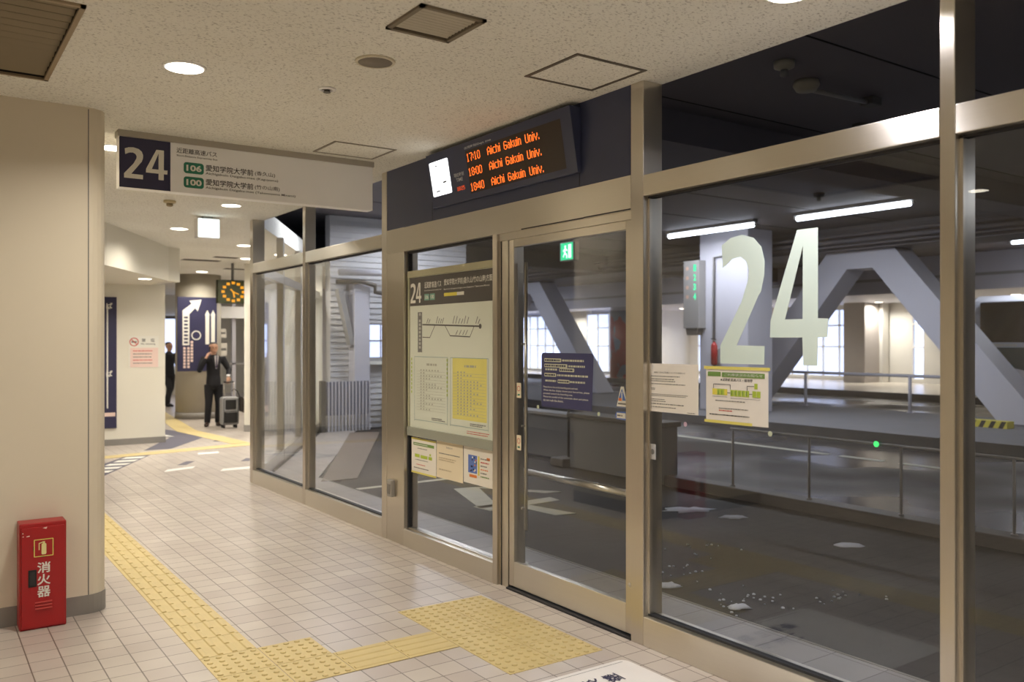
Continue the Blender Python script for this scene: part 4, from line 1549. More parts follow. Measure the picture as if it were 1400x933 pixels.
decal('tactile_strip', [(-1.0, 12.95), (2.45, 13.35), (4.6, 13.75), (4.55, 14.1), (2.4, 13.65), (-1.0, 13.25)], M_TACT, 'yellow tactile strip crossing the floor in front of the white wall', 'floor strip', th=0.004)
decal('tactile_strip', [(4.25, 14.1), (4.55, 14.1), (4.35, 16.6), (4.9, 21.5), (4.6, 21.5), (4.0, 16.6)], M_TACT, 'yellow tactile strip leading past the round column', 'floor strip', th=0.0042)

# ================================================================== FAR CONCOURSE
t = thing('navy_wall_board', (2.3, 14.94, 0.28), 'tall navy board on the white wall beside the pillar', 'sign')
mb = MB()
mb.box((1.7, 14.92, 0.28), (2.681, 14.95, 2.372), M_NAVYSIGN)
mb.build('panel', t)
p = Print(**toward(0, 14.92))
p.line((2.545, 0.6), (2.545, 2.25), 0.02, M_OFFWHITE)
for z, s_ in ((2.18, 'のりば'), (1.1, 'のりば')):
    p.text(s_, 2.33, z, 2.62, z + 0.1, M_OFFWHITE, 2, 0.02)
p.rect(2.3, 0.47, 2.66, 0.53, M_PINK, 2)
p.mb.build('lettering', t, fix=False)
t = thing('no_smoking_notice', (3.1, 14.945, 1.24), 'white and pink no smoking notice on the white wall', 'notice')
mb = MB()
mb.box((2.866, 14.944, 1.24), (3.322, 14.95, 1.75), M_OFFWHITE)
mb.build('sheet', t)
p = Print(**toward(0, 14.944))
p.rect(2.886, 1.245, 3.315, 1.56, M_PINK)
p.ring(2.945, 1.655, 0.07, 0.014, M_REDINK, 1)
p.rect(2.905, 1.645, 2.985, 1.665, M_INK, 1)
p.line((2.90, 1.70), (2.99, 1.61), 0.012, M_REDINK, 2)
p.text('禁', 3.06, 1.655, 3.12, 1.71, M_INK, 1, 0.01)
p.text('煙', 3.20, 1.655, 3.26, 1.71, M_INK, 1, 0.01)
p.text('No Smoking', 3.05, 1.605, 3.27, 1.635, M_INK, 1, 0.01)
for k in range(5):
    p.scribble(2.93, 1.50 - k * 0.05, 3.27, 1.52 - k * 0.05, 1, M_INKGREY if k % 3 else M_REDINK, 2, 0.7, 0.2)
p.mb.build('lettering', t, fix=False)
t = thing('direction_board', (4.93, 18.84, 1.03), 'navy direction board with white arrows on the round column', 'sign')
mb = MB()
mb.box((4.56, 18.83, 1.03), (5.37, 18.866, 2.6), M_NAVYSIGN)
mb.build('panel', t)
p = Print(**toward(0, 18.83))
p.poly([(4.66, 1.58), (4.80, 1.58), (4.80, 2.24), (4.66, 2.24)], M_OFFWHITE)
p.poly([(4.66, 2.24), (4.80, 2.24), (4.93, 2.38), (4.86, 2.47), (4.66, 2.31)], M_OFFWHITE)
p.poly([(4.80, 2.52), (5.05, 2.55), (4.97, 2.30)], M_OFFWHITE, 2)
for a in (5.17, 5.29):
    p.rect(a - 0.04, 1.6, a + 0.04, 2.22, M_OFFWHITE)
    p.poly([(a - 0.055, 2.22), (a + 0.055, 2.22), (a, 2.33)], M_OFFWHITE)
for k in range(8):
    p.rect(4.69, 1.62 + k * 0.075, 4.77, 1.66 + k * 0.075, M_NAVYSIGN, 2)
p.ring(4.94, 1.79, 0.10, 0.022, M_OFFWHITE, 1)
for a in (4.70, 4.78, 4.85):
    for k in range(7):
        p.rect(a - 0.025, 1.10 + k * 0.065 + (a > 4.8) * 0.13, a + 0.025, 1.15 + k * 0.065 + (a > 4.8) * 0.13, M_PINK, 1)
p.mb.build('lettering', t, fix=False)
# navy board on the wall of the bend, seen through the glass
t = thing('navy_wall_board', (5.2, 15.75, 0.25), 'navy board with small lit window panel behind the first glass pane', 'sign')
mb = MB()
mb.prism([(5.12, 15.757), (5.41, 15.664), (5.42, 15.70), (5.13, 15.80)], (0, 0, 0.28), (1, 0, 0), (0, 1, 0), (0, 0, 2.1), M_NAVYSIGN)
mb.build('panel', t)
mb = MB()
mb.prism([(5.17, 15.736), (5.39, 15.666), (5.39, 15.68), (5.17, 15.75)], (0, 0, 1.45), (1, 0, 0), (0, 1, 0), (0, 0, 0.55), emit('lit_blue_panel', (150, 170, 225), 0.8))
mb.build('lit_panel', t)
mb = MB()
mb.prism([(5.15, 15.742), (5.40, 15.662), (5.40, 15.68), (5.15, 15.76)], (0, 0, 0.36), (1, 0, 0), (0, 1, 0), (0, 0, 0.12), M_PINK)
mb.build('pink_caption', t)
# clock hung from the ceiling
t = thing('hanging_clock', (4.84, 15.97, CEIL), 'square green clock with amber marks hanging from the ceiling', 'clock')
mb = MB()
mb.box((4.56, 15.93, 2.36), (5.12, 16.06, 2.79), mat('dark_green_clock_face', (56, 60, 32), 0.4))
mb.build('case', t, bevel=0.01)
mb = MB()
mb.box((4.825, 15.97, 2.79), (4.865, 16.01, CEIL), M_INKGREY)
mb.build('hanger', t)
p = Print(**toward(0, 15.93))
for k in range(12):
    a = 2 * math.pi * k / 12
    c, s_ = math.cos(a), math.sin(a)
    x, z = 4.84 + 0.185 * c, 2.572 + 0.165 * s_
    p = Print(**toward(0, 15.93))
    p.poly([(x - 0.03, z - 0.024), (x + 0.03, z - 0.024), (x + 0.03, z + 0.024), (x - 0.03, z + 0.024)], M_AMBER)
    p.mb.build('hour_mark', t, fix=False)
for q, wd in (((4.86, 2.47), 0.03), ((4.79, 2.62), 0.025), ((4.94, 2.53), 0.02)):
    p = Print(**toward(0, 15.93))
    p.line((4.84, 2.572), q, wd, M_AMBER, 2)
    p.mb.build('hand', t, fix=False)
# grey entrance front behind the man
t = thing('entrance_screen', (6.5, 21.0, 0), 'pale grey glazed entrance front behind the man with the suitcase', 'entrance')
mb = MB()
for x in (5.75, 6.35, 7.2, 8.3):
    mb.box((x, 21.0, 0), (x + 0.09, 21.1, CEIL), M_LAV)
mb.box((5.7, 20.9, 2.22), (8.4, 21.12, 2.5), M_WHITE)
mb.box((5.7, 21.0, 0), (8.4, 21.1, 0.12), M_GREY)
mb.box((5.7, 21.0, 1.1), (8.4, 21.06, 1.14), M_GREY)
mb.build('frame', t)
mb = MB()
for a, b in ((5.84, 6.35), (6.44, 7.2), (7.29, 8.3)):
    mb.box((a, 21.04, 0.12), (b, 21.05, 2.25), M_GLASS)
mb.build('glass_pane', t)
for k, (x, z, ww, hh, lab) in enumerate(((6.08, 1.75, 0.14, 0.22, 'upper white paper on the grey entrance front'), (6.08, 1.32, 0.16, 0.3, 'lower white paper on the grey entrance front'))):
    mb = MB()
    mb.box((x, 21.03, z), (x + ww, 21.04, z + hh), M_PAPER)
    mb.box((x + 0.02, 21.0285, z + hh * 0.4), (x + ww - 0.02, 21.03, z + hh * 0.6), M_INKGREY)
    tag(mb.build('paper_notice'), lab, 'notice')
mb = MB()
mb.box((6.3, 27.9, 0.9), (7.5, 27.98, 2.4), M_WINDOW)
r = struct(mb.build('window_30'))
mb = MB()
for x in (6.3, 6.88, 7.48):
    mb.box((x, 27.86, 0.9), (x + 0.05, 27.9, 2.4), M_INKGREY)
mb.box((6.3, 27.86, 2.35), (7.53, 27.9, 2.45), M_INKGREY)
mb.build('window_frame', r)

# ================================================================== BUS BAY THINGS
def tube_light(y0, y1, x, z, label, power=TUBE_POWER, group=None):
    t = thing('fluorescent_light', (x, (y0 + y1) / 2, BAY), label, 'light', group)
    b = MB()
    b.box((x - 0.06, y0, z + 0.05), (x + 0.06, y1, BAY), M_GREY)
    b.build('housing', t)
    b = MB()
    b.tube([(x, y0 + 0.04, z), (x, y0 + 0.06, z), (x, y1 - 0.06, z), (x, y1 - 0.04, z)], [0.015, 0.045, 0.045, 0.015], M_TUBE, 10)
    b.build('tube', t)
    for e, g in ((y0, 1), (y1, -1)):
        b = MB()
        b.tube([(x, e - g * 0.03, z), (x, e + g * 0.04, z)], 0.02, M_GREY, 8)
        b.bar((x, e, z), (x, e, z + 0.06), 0.02, 0.03, M_GREY, up=(1, 0, 0))
        b.build('lamp_holder', t)
    light('lamp', 'AREA', (x, (y0 + y1) / 2, z - 0.06), power, COOL, t, 0.1, y1 - y0, shape='RECTANGLE')
    return t
tube_light(11.1, 13.5, 13.5, 3.94, 'lit fluorescent tube on the bay ceiling, the one nearer the door post')
tube_light(7.87, 10.2, 13.5, 3.94, 'lit fluorescent tube on the bay ceiling, the one nearer the steel mullion')
for x, y0, y1 in ((8.6, 11.0, 13.4), (5.2, 11.6, 12.8), (7.8, 13.3, 14.4)):  # added unseen tubes that brighten the siding and its reflection in the glass
    tube_light(y0, y1, x, 3.94, 'added fluorescent tube brightening the siding wall, hidden behind the lintel or the hanging sign', TUBE_POWER * 0.6, group='added pavement tubes hidden from view')
for y in (1.0, -4.0):
    tube_light(y - 1.2, y + 1.2, 13.5, 3.94, 'bay fluorescent tube out of the picture', group='bay tubes out of view')
for y in (22.0, 30.0, 40.0, 50.0):
    tube_light(y - 1.2, y + 1.2, 13.5, 3.94, 'bay fluorescent tube hidden behind the lintel', group='bay tubes hidden from view')
for y in (-2, 8.6, 20.6, 30, 42):
    tube_light(y - 1.2, y + 1.2, 20.8, 3.94, 'roadway fluorescent tube hidden behind the main beam', TUBE_POWER * 0.8, group='roadway tubes hidden from view')
for y in (17.75, 21.5, 26.0, 31.0, 36.0, 42.0, 48.0, 12.5, 8.0):  # only the lamp by the white wall is seen; others added for brightness
    far = (26.9, 24.5)[y > 29]
    downlight(far if y != 17.75 else 28.2, y, 3.05, 'bright round downlight by the white wall across the bay' if y == 17.75 else 'added round downlight brightening the far platform under its canopy', r=0.14, power=90,
              group=None if y == 17.75 else 'added far platform downlights', color=(1.0, 0.95, 0.86))
# unlit lamp, detectors under the bay ceiling
t = thing('bay_detector_lamp', (7.2, 4.94, BAY), 'unlit beige round lamp with a long arm under the bay ceiling', 'lamp')
mb = MB()
mb.lathe((6.72, 4.95, BAY), [(0.11, 0), (0.12, -0.04), (0.09, -0.09), (0.05, -0.10)], mat('beige_lamp_body', (150, 144, 126), 0.5))
mb.build('body', t)
mb = MB()
mb.tube([(6.8, 4.95, BAY - 0.07), (7.66, 4.93, BAY - 0.05)], 0.022, M_GREY)
mb.build('arm', t)
mb = MB()
mb.box((7.62, 4.86, BAY - 0.08), (7.78, 5.0, BAY), M_DGREY)
mb.build('end_bracket', t, bevel=0.01)
for x, y, lab in ((6.10, 4.715, 'round beige detector under the bay ceiling, above the unlit lamp'), (8.55, 5.6, 'dark detector under the bay ceiling beside the steel post'),
                  (5.9, 7.3, 'dark detector under the bay ceiling near the door post'), (9.6, 8.3, 'dark detector under bay ceiling between the two lit tubes'),
                  (12.0, 8.6, 'dark detector under the bay ceiling behind the tube over the 4')):
    t = thing('ceiling_detector', (x, y, BAY), lab, 'detector')
    mb = MB()
    mb.lathe((x, y, BAY), [(0.09, 0), (0.085, -0.05), (0.04, -0.07)], mat('beige_lamp_body', (150, 144, 126), 0.5) if 'beige' in lab else M_DGREY, 18)
    mb.build('base', t)
    mb = MB()
    mb.lathe((x, y, BAY), [(0.03, -0.06), (0.035, -0.12), (0.015, -0.13)], M_INKGREY, 12)
    mb.build('sensor', t)

# diagonal steel trusses
TX, TD = 16.3, 0.62


def truss(yc, label):
    t = thing('steel_truss', (TX + TD / 2, yc, 0.15), label, 'truss')
    b = MB()
    b.prism([(-3.66, 0.15), (-2.84, 0.15), (-0.30, 3.19), (-0.80, 3.54)], (TX, yc, 0), (0, 1, 0), (0, 0, 1), (TD, 0, 0), M_LAV)
    b.build('leg', t)
    b = MB()
    b.prism([(3.66, 0.15), (2.84, 0.15), (0.30, 3.19), (0.80, 3.54)], (TX, yc, 0), (0, 1, 0), (0, 0, 1), (TD, 0, 0), M_LAV)
    b.build('leg', t)
    b = MB()
    b.prism([(-0.80, 3.54), (-0.30, 3.19), (0.30, 3.19), (0.80, 3.54), (0.78, 3.56), (-0.78, 3.56)], (TX, yc, 0), (0, 1, 0), (0, 0, 1), (TD, 0, 0), M_LAV)
    b.build('crown', t)
    b = MB()
    for s_ in (-1, 1):
        b.box((TX - 0.12, yc + s_ * 3.25 - 0.65, 0.13), (TX + TD + 0.12, yc + s_ * 3.25 + 0.65, 0.17), M_CONC)
    b.build('footing', t)
truss(10.7, 'pale steel A-shaped truss behind the large 24')
truss(22.75, 'pale steel A-shaped truss seen through the sliding door')
truss(34.8, 'pale steel A-shaped truss deepest in the bay, behind the siding wall window')
truss(-1.4, 'pale steel A-shaped truss out of the picture')
# signal column with pipe, box of numbered lamps, extinguisher
mb = MB()
mb.box((14.4, 12.05, 0.15), (15.2, 13.4, BAY), M_LAV)
struct(mb.build('bay_column', bevel=0.02))
t = thing('lane_signal_box', (14.3, 13.45, 1.9), 'grey signal box with green numbers 1 2 3 4 on the bay column', 'signal')
mb = MB()
mb.box((14.18, 13.22, 1.95), (14.4, 13.68, 3.45), M_GREY)
mb.prism([(13.26, 1.95), (13.64, 1.95), (13.6, 1.8), (13.3, 1.8)], (14.2, 0, 0), (0, 1, 0), (0, 0, 1), (0.18, 0, 0), M_DGREY)
mb.build('housing', t, bevel=0.01)
fr = dict(o=(14.18, 13.68, 0), u=(0, -1, 0), v=(0, 0, 1), n=(-1, 0, 0))
p = Print(**fr)
for k in range(4):
    p.disc(0.12, 3.28 - k * 0.21, 0.045, mat('dim_lamp_pink', (206, 170, 150), 0.4))
p.mb.build('dim_lamps', t, fix=False)
p = Print(**fr)
for k in range(4):
    p.text(str(k + 1), 0.30, 3.21 - k * 0.21, 0.38, 3.36 - k * 0.21, M_LEDG, 1, 0.05)
p.mb.build('lit_numbers', t, fix=False)
mb = MB()
mb.tube([(14.36, 12.95, 0.15), (14.36, 12.95, 3.5), (14.36, 12.5, 3.52)], 0.03, M_GREY, 8)
tag(mb.build('conduit_pipe'), 'grey conduit pipe running up the bay column', 'pipe')
t = thing('fire_extinguisher', (14.3, 12.85, 1.15), 'small red fire extinguisher hung on the bay column', 'extinguisher')
mb = MB()
mb.lathe((14.26, 12.85, 1.15), [(0.05, 0), (0.07, 0.02), (0.07, 0.42), (0.025, 0.5)], M_RED, 14)
mb.build('cylinder', t)
mb = MB()
mb.lathe((14.26, 12.85, 1.63), [(0.02, 0), (0.02, 0.06)], M_BLACK, 10)
mb.bar((14.26, 12.80, 1.70), (14.26, 12.93, 1.72), 0.02, 0.02, M_BLACK)
mb.build('valve', t)
mb = MB()
mb.box((14.33, 12.8, 1.2), (14.4, 12.89, 1.5), M_GREY)
mb.build('bracket', t)
# vending machine and door beyond the column
t = thing('vending_machine', (24.4, 20.6, 0.17), 'white and green vending machine beyond the bay column', 'machine')
mb = MB()
mb.box((24.0, 20.1, 0.17), (24.8, 21.3, 2.0), M_OFFWHITE)
mb.build('cabinet', t, bevel=0.03)
mb = MB()
mb.box((23.97, 20.12, 0.95), (24.0, 20.62, 1.92), emit('vending_display', (238, 234, 255), 0.9))
mb.build('lit_display', t)
mb = MB()
for k, m in enumerate((M_GREEN, M_OLIVE)):
    mb.box((23.97, 20.7, 0.25 + k * 1.5), (24.0, 21.25, 0.5 + k * 1.5), m)
mb.box((23.97, 20.12, 1.93), (24.0, 20.62, 1.98), M_ORANGE)
mb.build('sign_panel', t)
mb = MB()
for k in range(3):
    for j in range(4):
        mb.lathe((23.94, 20.2 + j * 0.11, 1.05 + k * 0.29), [(0.03, 0), (0.03, 0.15), (0.015, 0.19)], (M_NAVYSIGN, M_GREEN, M_RED)[k], 8)
mb.build('bottles', t)
# mural column
mb = MB()
M_MUR, ntm, bm_ = node_mat('red_mural')
tc = ntm.nodes.new('ShaderNodeTexCoord')
nz = ntm.nodes.new('ShaderNodeTexNoise')
nz.inputs['Scale'].default_value = 1.2
nz.inputs['Detail'].default_value = 2
ntm.links.new(tc.outputs['Object'], nz.inputs['Vector'])
rr = ramp(ntm, [(0.45, lin((150, 66, 70))), (0.56, lin((150, 66, 70))), (0.6, lin((110, 120, 140)))])
ntm.links.new(nz.outputs['Fac'], rr.inputs[0])
ntm.links.new(rr.outputs['Color'], bm_.inputs['Base Color'])
bm_.inputs['Roughness'].default_value = 0.5
mb.lathe((24.3, 26.3, 0), [(0.9, 2.9), (0.9, BAY)], M_LAV, 40)
mb.lathe((24.3, 26.3, 0), [(0.92, 0.17), (0.92, 2.9)], M_MUR, 40)
tag(mb.build('mural_column'), 'thick round column wrapped in a dark red mural across the bay', 'column')
# bus
t = thing('bus', (22.0, 6.6, 0), 'white and dark teal bus parked across the bay behind the truss', 'bus')
BX0, BX1, BY0, BY1 = 20.7, 23.05, 1.6, 10.72
prof = [(BX0 + 0.06, 0.35), (BX1 - 0.06, 0.35), (BX1, 0.6), (BX1, 2.3), (BX1 - 0.12, 2.62), (BX1 - 0.4, 2.74), (BX0 + 0.4, 2.74), (BX0 + 0.12, 2.62), (BX0, 2.3), (BX0, 0.6)]
mb = MB()
mb.prism(prof, (0, BY0, 0), (1, 0, 0), (0, 0, 1), (0, BY1 - BY0, 0), mat('white_bus_paint', (226, 228, 236), 0.3, var=0.02))
mb.build('body', t, bevel=0.08)
mb = MB()
mb.box((BX0 - 0.012, BY0 + 0.1, 0.5), (BX0 + 0.02, BY1 - 0.35, 1.52), mat('dark_teal_bus_paint', (24, 62, 70), 0.3))
mb.prism([(9.9, 1.1), (9.4, 0.62), (7.6, 0.62), (8.3, 0.75)], (BX0 - 0.016, 0, 0), (0, 1, 0), (0, 0, 1), (0.006, 0, 0), MATS['white_bus_paint'])
mb.build('side_panel', t)
mb = MB()
mb.box((BX0 - 0.01, BY0 + 0.2, 1.62), (BX0 + 0.1, BY1 - 0.28, 2.58), mat('dark_bus_window', (14, 15, 18), 0.08))
mb.build('side_window', t, bevel=0.04)
mb = MB()
mb.box((BX0 + 0.2, BY1 - 0.03, 1.35), (BX1 - 0.2, BY1 + 0.012, 2.5), MATS['dark_bus_window'])
mb.build('windscreen', t, bevel=0.01)
mb = MB()
for k in range(6):
    y = BY0 + 0.5 + k * 1.5
    mb.box((BX0 - 0.018, y, 1.545), (BX0 + 0.01, y + 1.1, 1.60), M_OFFWHITE)
mb.build('trim_strip', t)
for y in (3.6, 8.6):
    mb = MB()
    mb.tube([(BX0 - 0.005, y, 0.45), (BX0 + 0.25, y, 0.45)], 0.46, M_BLACK, 28, smooth=False)
    mb.tube([(BX0 - 0.02, y, 0.45), (BX0, y, 0.45)], 0.26, M_GREY, 20, smooth=False)
    mb.build('wheel', t)
    mb = MB()
    mb.tube([(BX1 - 0.25, y, 0.45), (BX1 + 0.005, y, 0.45)], 0.46, M_BLACK, 28, smooth=False)
    mb.build('wheel', t)
mb = MB()
mb.box((BX0 + 0.15, BY1 - 0.02, 0.75), (BX0 + 0.5, BY1 + 0.02, 0.95), M_OFFWHITE)
mb.box((BX1 - 0.5, BY1 - 0.02, 0.75), (BX1 - 0.15, BY1 + 0.02, 0.95), M_OFFWHITE)
mb.build('headlights', t)
# railings
def railing(name, x, ys, z0, h, label, r=0.025, mid=True, m=M_STEELV):
    t = thing(name, (x, sum((ys[0], ys[-1])) / 2, z0), label, 'railing')
    for y in ys:
        b = MB()
        b.tube([(x, y, z0), (x, y, z0 + h)], r, m, 10)
        b.lathe((x, y, z0), [(r * 2, 0), (r * 2, 0.012)], m, 12)
        b.build('post', t)
    b = MB()
    b.tube([(x, ys[0] - 0.03, z0 + h), (x, ys[-1] + 0.03, z0 + h)], r, m, 10)
    b.build('top_rail', t)
    if mid:
        b = MB()
        b.tube([(x, ys[0], z0 + h * 0.5), (x, ys[-1], z0 + h * 0.5)], r * 0.8, m, 10)
        b.build('middle_rail', t)
railing('handrail', 3.74, (4.0, 5.25), 0, 0.70, 'steel handrail just outside the sliding door', 0.024, False, M_STEEL)
railing('guard_rail', 17.35, (5.0, 7.6, 10.2, 12.8, 15.4), 0.15, 0.78, 'pale guard rail along the traffic island behind the truss', 0.035, False, M_LAV)
railing('lane_fence', 7.31, tuple(-2.41 + 0.97 * k for k in range(10)), 0.10, 0.62, 'slim grey lane fence on the low kerb beyond the big window', 0.013, False, M_GREY)
# exit sign hung outside the door
t = thing('exit_sign', (8.0, 10.05, BAY), 'lit green exit sign seen through the top of the sliding door', 'sign')
mb = MB()
mb.box((7.97, 9.88, 2.86), (8.07, 10.22, 3.14), M_GREY)
mb.build('housing', t, bevel=0.01)
p = Print((7.97, 10.2, 2.87), (0, -1, 0), (0, 0, 1), (-1, 0, 0))
p.rect(0.01, 0.005, 0.30, 0.255, emit('exit_green', (40, 220, 150), 1.3, (10, 60, 40)))
M_EXW = emit('exit_white', (225, 255, 240), 1.4)
p.rect(0.19, 0.03, 0.26, 0.23, M_EXW, 2)
p.disc(0.12, 0.20, 0.022, M_EXW, 2)
for q in (((0.12, 0.18), (0.11, 0.11)), ((0.11, 0.11), (0.16, 0.07)), ((0.16, 0.07), (0.15, 0.03)), ((0.11, 0.11), (0.07, 0.05)), ((0.12, 0.17), (0.17, 0.14)), ((0.12, 0.17), (0.07, 0.13))):
    p.line(*q, 0.024, M_EXW, 2)
p.mb.build('lit_face', t, fix=False)
mb = MB()
mb.tube([(8.02, 10.05, 3.13), (8.02, 10.05, BAY)], 0.018, M_GREY, 8)
mb.build('hanger', t)
# pole on a block at the end of the barrier wall
t = thing('marker_pole', (7.25, 9.1, 0), 'thin dark pole on a block foot beyond the sliding door', 'pole')
mb = MB()
mb.box((7.05, 8.97, 0), (7.45, 9.25, 0.11), M_DGREY)
mb.build('foot', t, bevel=0.015)
mb = MB()
mb.tube([(7.25, 9.1, 0.1), (7.25, 9.1, 0.95)], 0.018, M_DGREY, 8)
mb.build('pole', t)
# siding building details
t = thing('siding_window', (7.4, 15.28, 1.3), 'small bright window in the white siding wall', 'window')
mb = MB()
mb.box((7.18, 15.2, 1.28), (7.72, 15.27, 2.02), M_GREY)
mb.build('frame', t)
mb = MB()
mb.box((7.22, 15.19, 1.36), (7.68, 15.2, 1.98), M_WINDOW)
mb.build('pane', t)
mb = MB()
mb.box((7.22, 15.17, 1.66), (7.68, 15.19, 1.69), M_GREY)
mb.box((7.44, 15.17, 1.36), (7.46, 15.19, 1.98), M_GREY)
mb.box((7.1, 15.08, 1.22), (7.8, 15.22, 1.28), M_OFFWHITE)
mb.build('bars_and_sill', t)
mb = MB()
mb.box((6.82, 15.0, 0), (7.14, 15.26, 2.75), M_LAV)
tag(mb.build('square_column', bevel=0.01), 'pale square column in front of the white siding wall', 'column')
mb = MB()
mb.tube([(6.5, 15.12, 2.78), (6.95, 14.9, 2.78), (7.2, 14.9, 2.72), (7.2, 14.9, 2.6), (7.35, 14.9, 2.58), (9.2, 14.9, 2.62)], 0.045, M_DGREY, 10)
mb.tube([(6.5, 14.98, 2.95), (9.2, 14.98, 3.0)], 0.06, M_LAV, 10)
tag(mb.build('service_pipe'), 'grey service pipes under the bay ceiling beside the white siding wall', 'pipe')
mb = MB()
mb.bar((6.55, 15.1, 2.65), (6.8, 15.1, 1.6), 0.16, 0.10, M_GREY)
tag(mb.build('diagonal_brace'), 'grey diagonal brace beside the pale square column', 'brace')
t = thing('barred_bench_rack', (6.65, 14.95, 0), 'blue-grey upright barred rack at the foot of the siding wall', 'rack')
mb = MB()
for k in range(13):
    x = 6.24 + k * 0.068
    mb.box((x, 14.86, 0), (x + 0.025, 14.90, 0.92), M_LAV)
mb.build('bars', t)
mb = MB()
mb.box((6.22, 14.88, 0.30), (7.09, 14.98, 0.92), mat('blue_grey_panel', (98, 102, 124), 0.5))
mb.box((6.22, 14.88, 0.0), (7.09, 14.98, 0.04), M_GREY)
mb.build('back_panel', t)
mb = MB()
mb.box((6.1, 14.84, 0.0), (6.18, 14.96, 0.94), M_DGREY)
mb.build('end_post', t)

# road markings and leftover snow
def mark(name, pts, label):
    return decal(name, pts, M_ROADPAINT, label, 'road marking', z=-0.015, th=0.004)
b = MB()
for pts in ([(5.06, 8.44), (5.36, 8.40), (4.90, 7.30), (4.68, 7.30)], [(4.68, 7.42), (4.70, 7.14), (5.62, 7.20), (5.64, 7.40), (5.15, 7.36)], [(5.02, 7.30), (5.18, 7.26), (5.32, 6.56), (5.10, 6.60)],
            [(5.30, 8.40), (5.36, 8.40), (5.95, 7.60), (5.75, 7.62)]):
    b.prism(pts, (0, 0, -0.015), (1, 0, 0), (0, 1, 0), (0, 0, 0.004), M_ROADPAINT)
tag(b.build('road_arrow'), 'white painted arrow on the road outside the sliding door', 'road marking')
mark('road_line', [(4.15, 9.0), (5.5, 9.06), (5.5, 9.16), (4.15, 9.10)], 'white painted line on the road behind the timetable bay')
mark('road_line', [(11.1, 7.85), (11.24, 7.85), (11.24, 30), (11.1, 30)], 'long white lane line beyond the lane fence')
for y, lab in ((6.95, 'white lane dash next to the end of the long lane line'), (6.0, 'second white lane dash from the end of the long lane line'), (4.2, 'white lane dash behind the steel post')):
    mark('lane_dash', [(11.1, y), (11.24, y), (11.24, y + 0.7), (11.1, y + 0.7)], lab)
decal('drain_band', [(3.98, 9.7), (4.45, 9.7), (7.05, 14.4), (6.55, 14.6)], mat('brown_grey_drain', (108, 96, 88), 0.7), 'brown grey drain band slanting across the pavement', 'drain', z=-0.0005, th=0.002)
mb = MB()
mb.box((15.5, 7.35, 0.15), (15.75, 8.05, 0.27), M_YEL)
p = Print((15.5, 8.05, 0.15), (0, -1, 0), (0, 0, 1), (-1, 0, 0), mb)
for k in range(4):
    p.poly([(0.04 + k * 0.17, 0.0), (0.12 + k * 0.17, 0.0), (0.18 + k * 0.17, 0.12), (0.10 + k * 0.17, 0.12)], M_INK, 1)
tag(mb.build('kerb_block', fix=False), 'yellow and black striped kerb block at the foot of the truss', 'kerb')
M_SNOW = mat('slushy_snow', (232, 236, 246), 0.6, var=0.06, scale=20, bump=0.3)


def snow(x, y, r, sx, label, seed):
    rnd = random.Random(seed)
    b = MB()
    n = 16
    ring, top = [], []
    for k in range(n):
        a = 2 * math.pi * k / n
        q = r * rnd.uniform(0.55, 1.2)
        e, g = q * sx * math.cos(a), q * math.sin(a)
        ring.append((x + 0.82 * e + 0.57 * g, y - 0.57 * e + 0.82 * g, -0.014))
        top.append((x + 0.6 * (0.82 * e + 0.57 * g), y + 0.6 * (0.82 * g - 0.57 * e), rnd.uniform(-0.004, 0.008)))
    vs_ = ring + top + [(x, y, 0.01)]
    fs = [(k, (k + 1) % n, n + (k + 1) % n, n + k) for k in range(n)] + [(n + k, n + (k + 1) % n, 2 * n) for k in range(n)] + [tuple(reversed(range(n)))]
    b.add(vs_, fs, M_SNOW, True)
    return tag(b.build('snow_patch'), label, 'snow')
snow(6.35, 6.05, 0.15, 2.0, 'largest slushy snow patch on the road outside, seen low beside the door stile', 1)
snow(6.42, 5.55, 0.07, 1.8, 'small snow patch next to the largest one', 2)
snow(6.33, 4.25, 0.07, 1.9, 'long snow patch on the road near the steel post', 3)
snow(4.27, 4.26, 0.06, 2.0, 'snow patch on the road edge by the door post', 4)
snow(4.28, 3.66, 0.05, 1.6, 'snow patch beside the pavement edge low in the big window', 5)
b = MB()
rnd = random.Random(11)
for k in range(70):
    cx, cy = rnd.choice(((4.6, 4.5), (4.45, 3.7), (5.2, 4.9), (5.0, 3.4), (4.3, 3.75)))
    x, y, r = cx + rnd.gauss(0, 0.16), cy + rnd.gauss(0, 0.12), rnd.uniform(0.004, 0.013)
    if x > 4.12:
        b.ball((x, y, -0.012), (r, r, r * 0.7), M_SNOW, 6, 4)
tag(b.build('snow_crumbs'), 'scattered crumbs of snow on the road outside', 'snow', kind='stuff')

# ================================================================== PEOPLE
M_SKIN = mat('skin', (206, 160, 134), 0.5, var=0.04)
M_SUIT = mat('black_suit_cloth', (24, 24, 30), 0.8, var=0.15, scale=20)
M_TROUS = mat('black_trouser_cloth', (20, 20, 25), 0.8, var=0.15, scale=20)
M_SHIRT = mat('white_shirt', (226, 224, 226), 0.7)
M_HAIR = mat('dark_hair', (40, 34, 32), 0.6, var=0.2, scale=40)
M_SHOE = mat('brown_leather', (52, 34, 28), 0.35)


def fuse(b, name, parent, vox=0.012, it=4):
    o = b.build(name, parent)
    r = o.modifiers.new('fuse', 'REMESH')
    r.mode = 'VOXEL'
    r.voxel_size = vox
    r.use_smooth_shade = True
    s_ = o.modifiers.new('soft', 'SMOOTH')
    s_.iterations = it
    return o


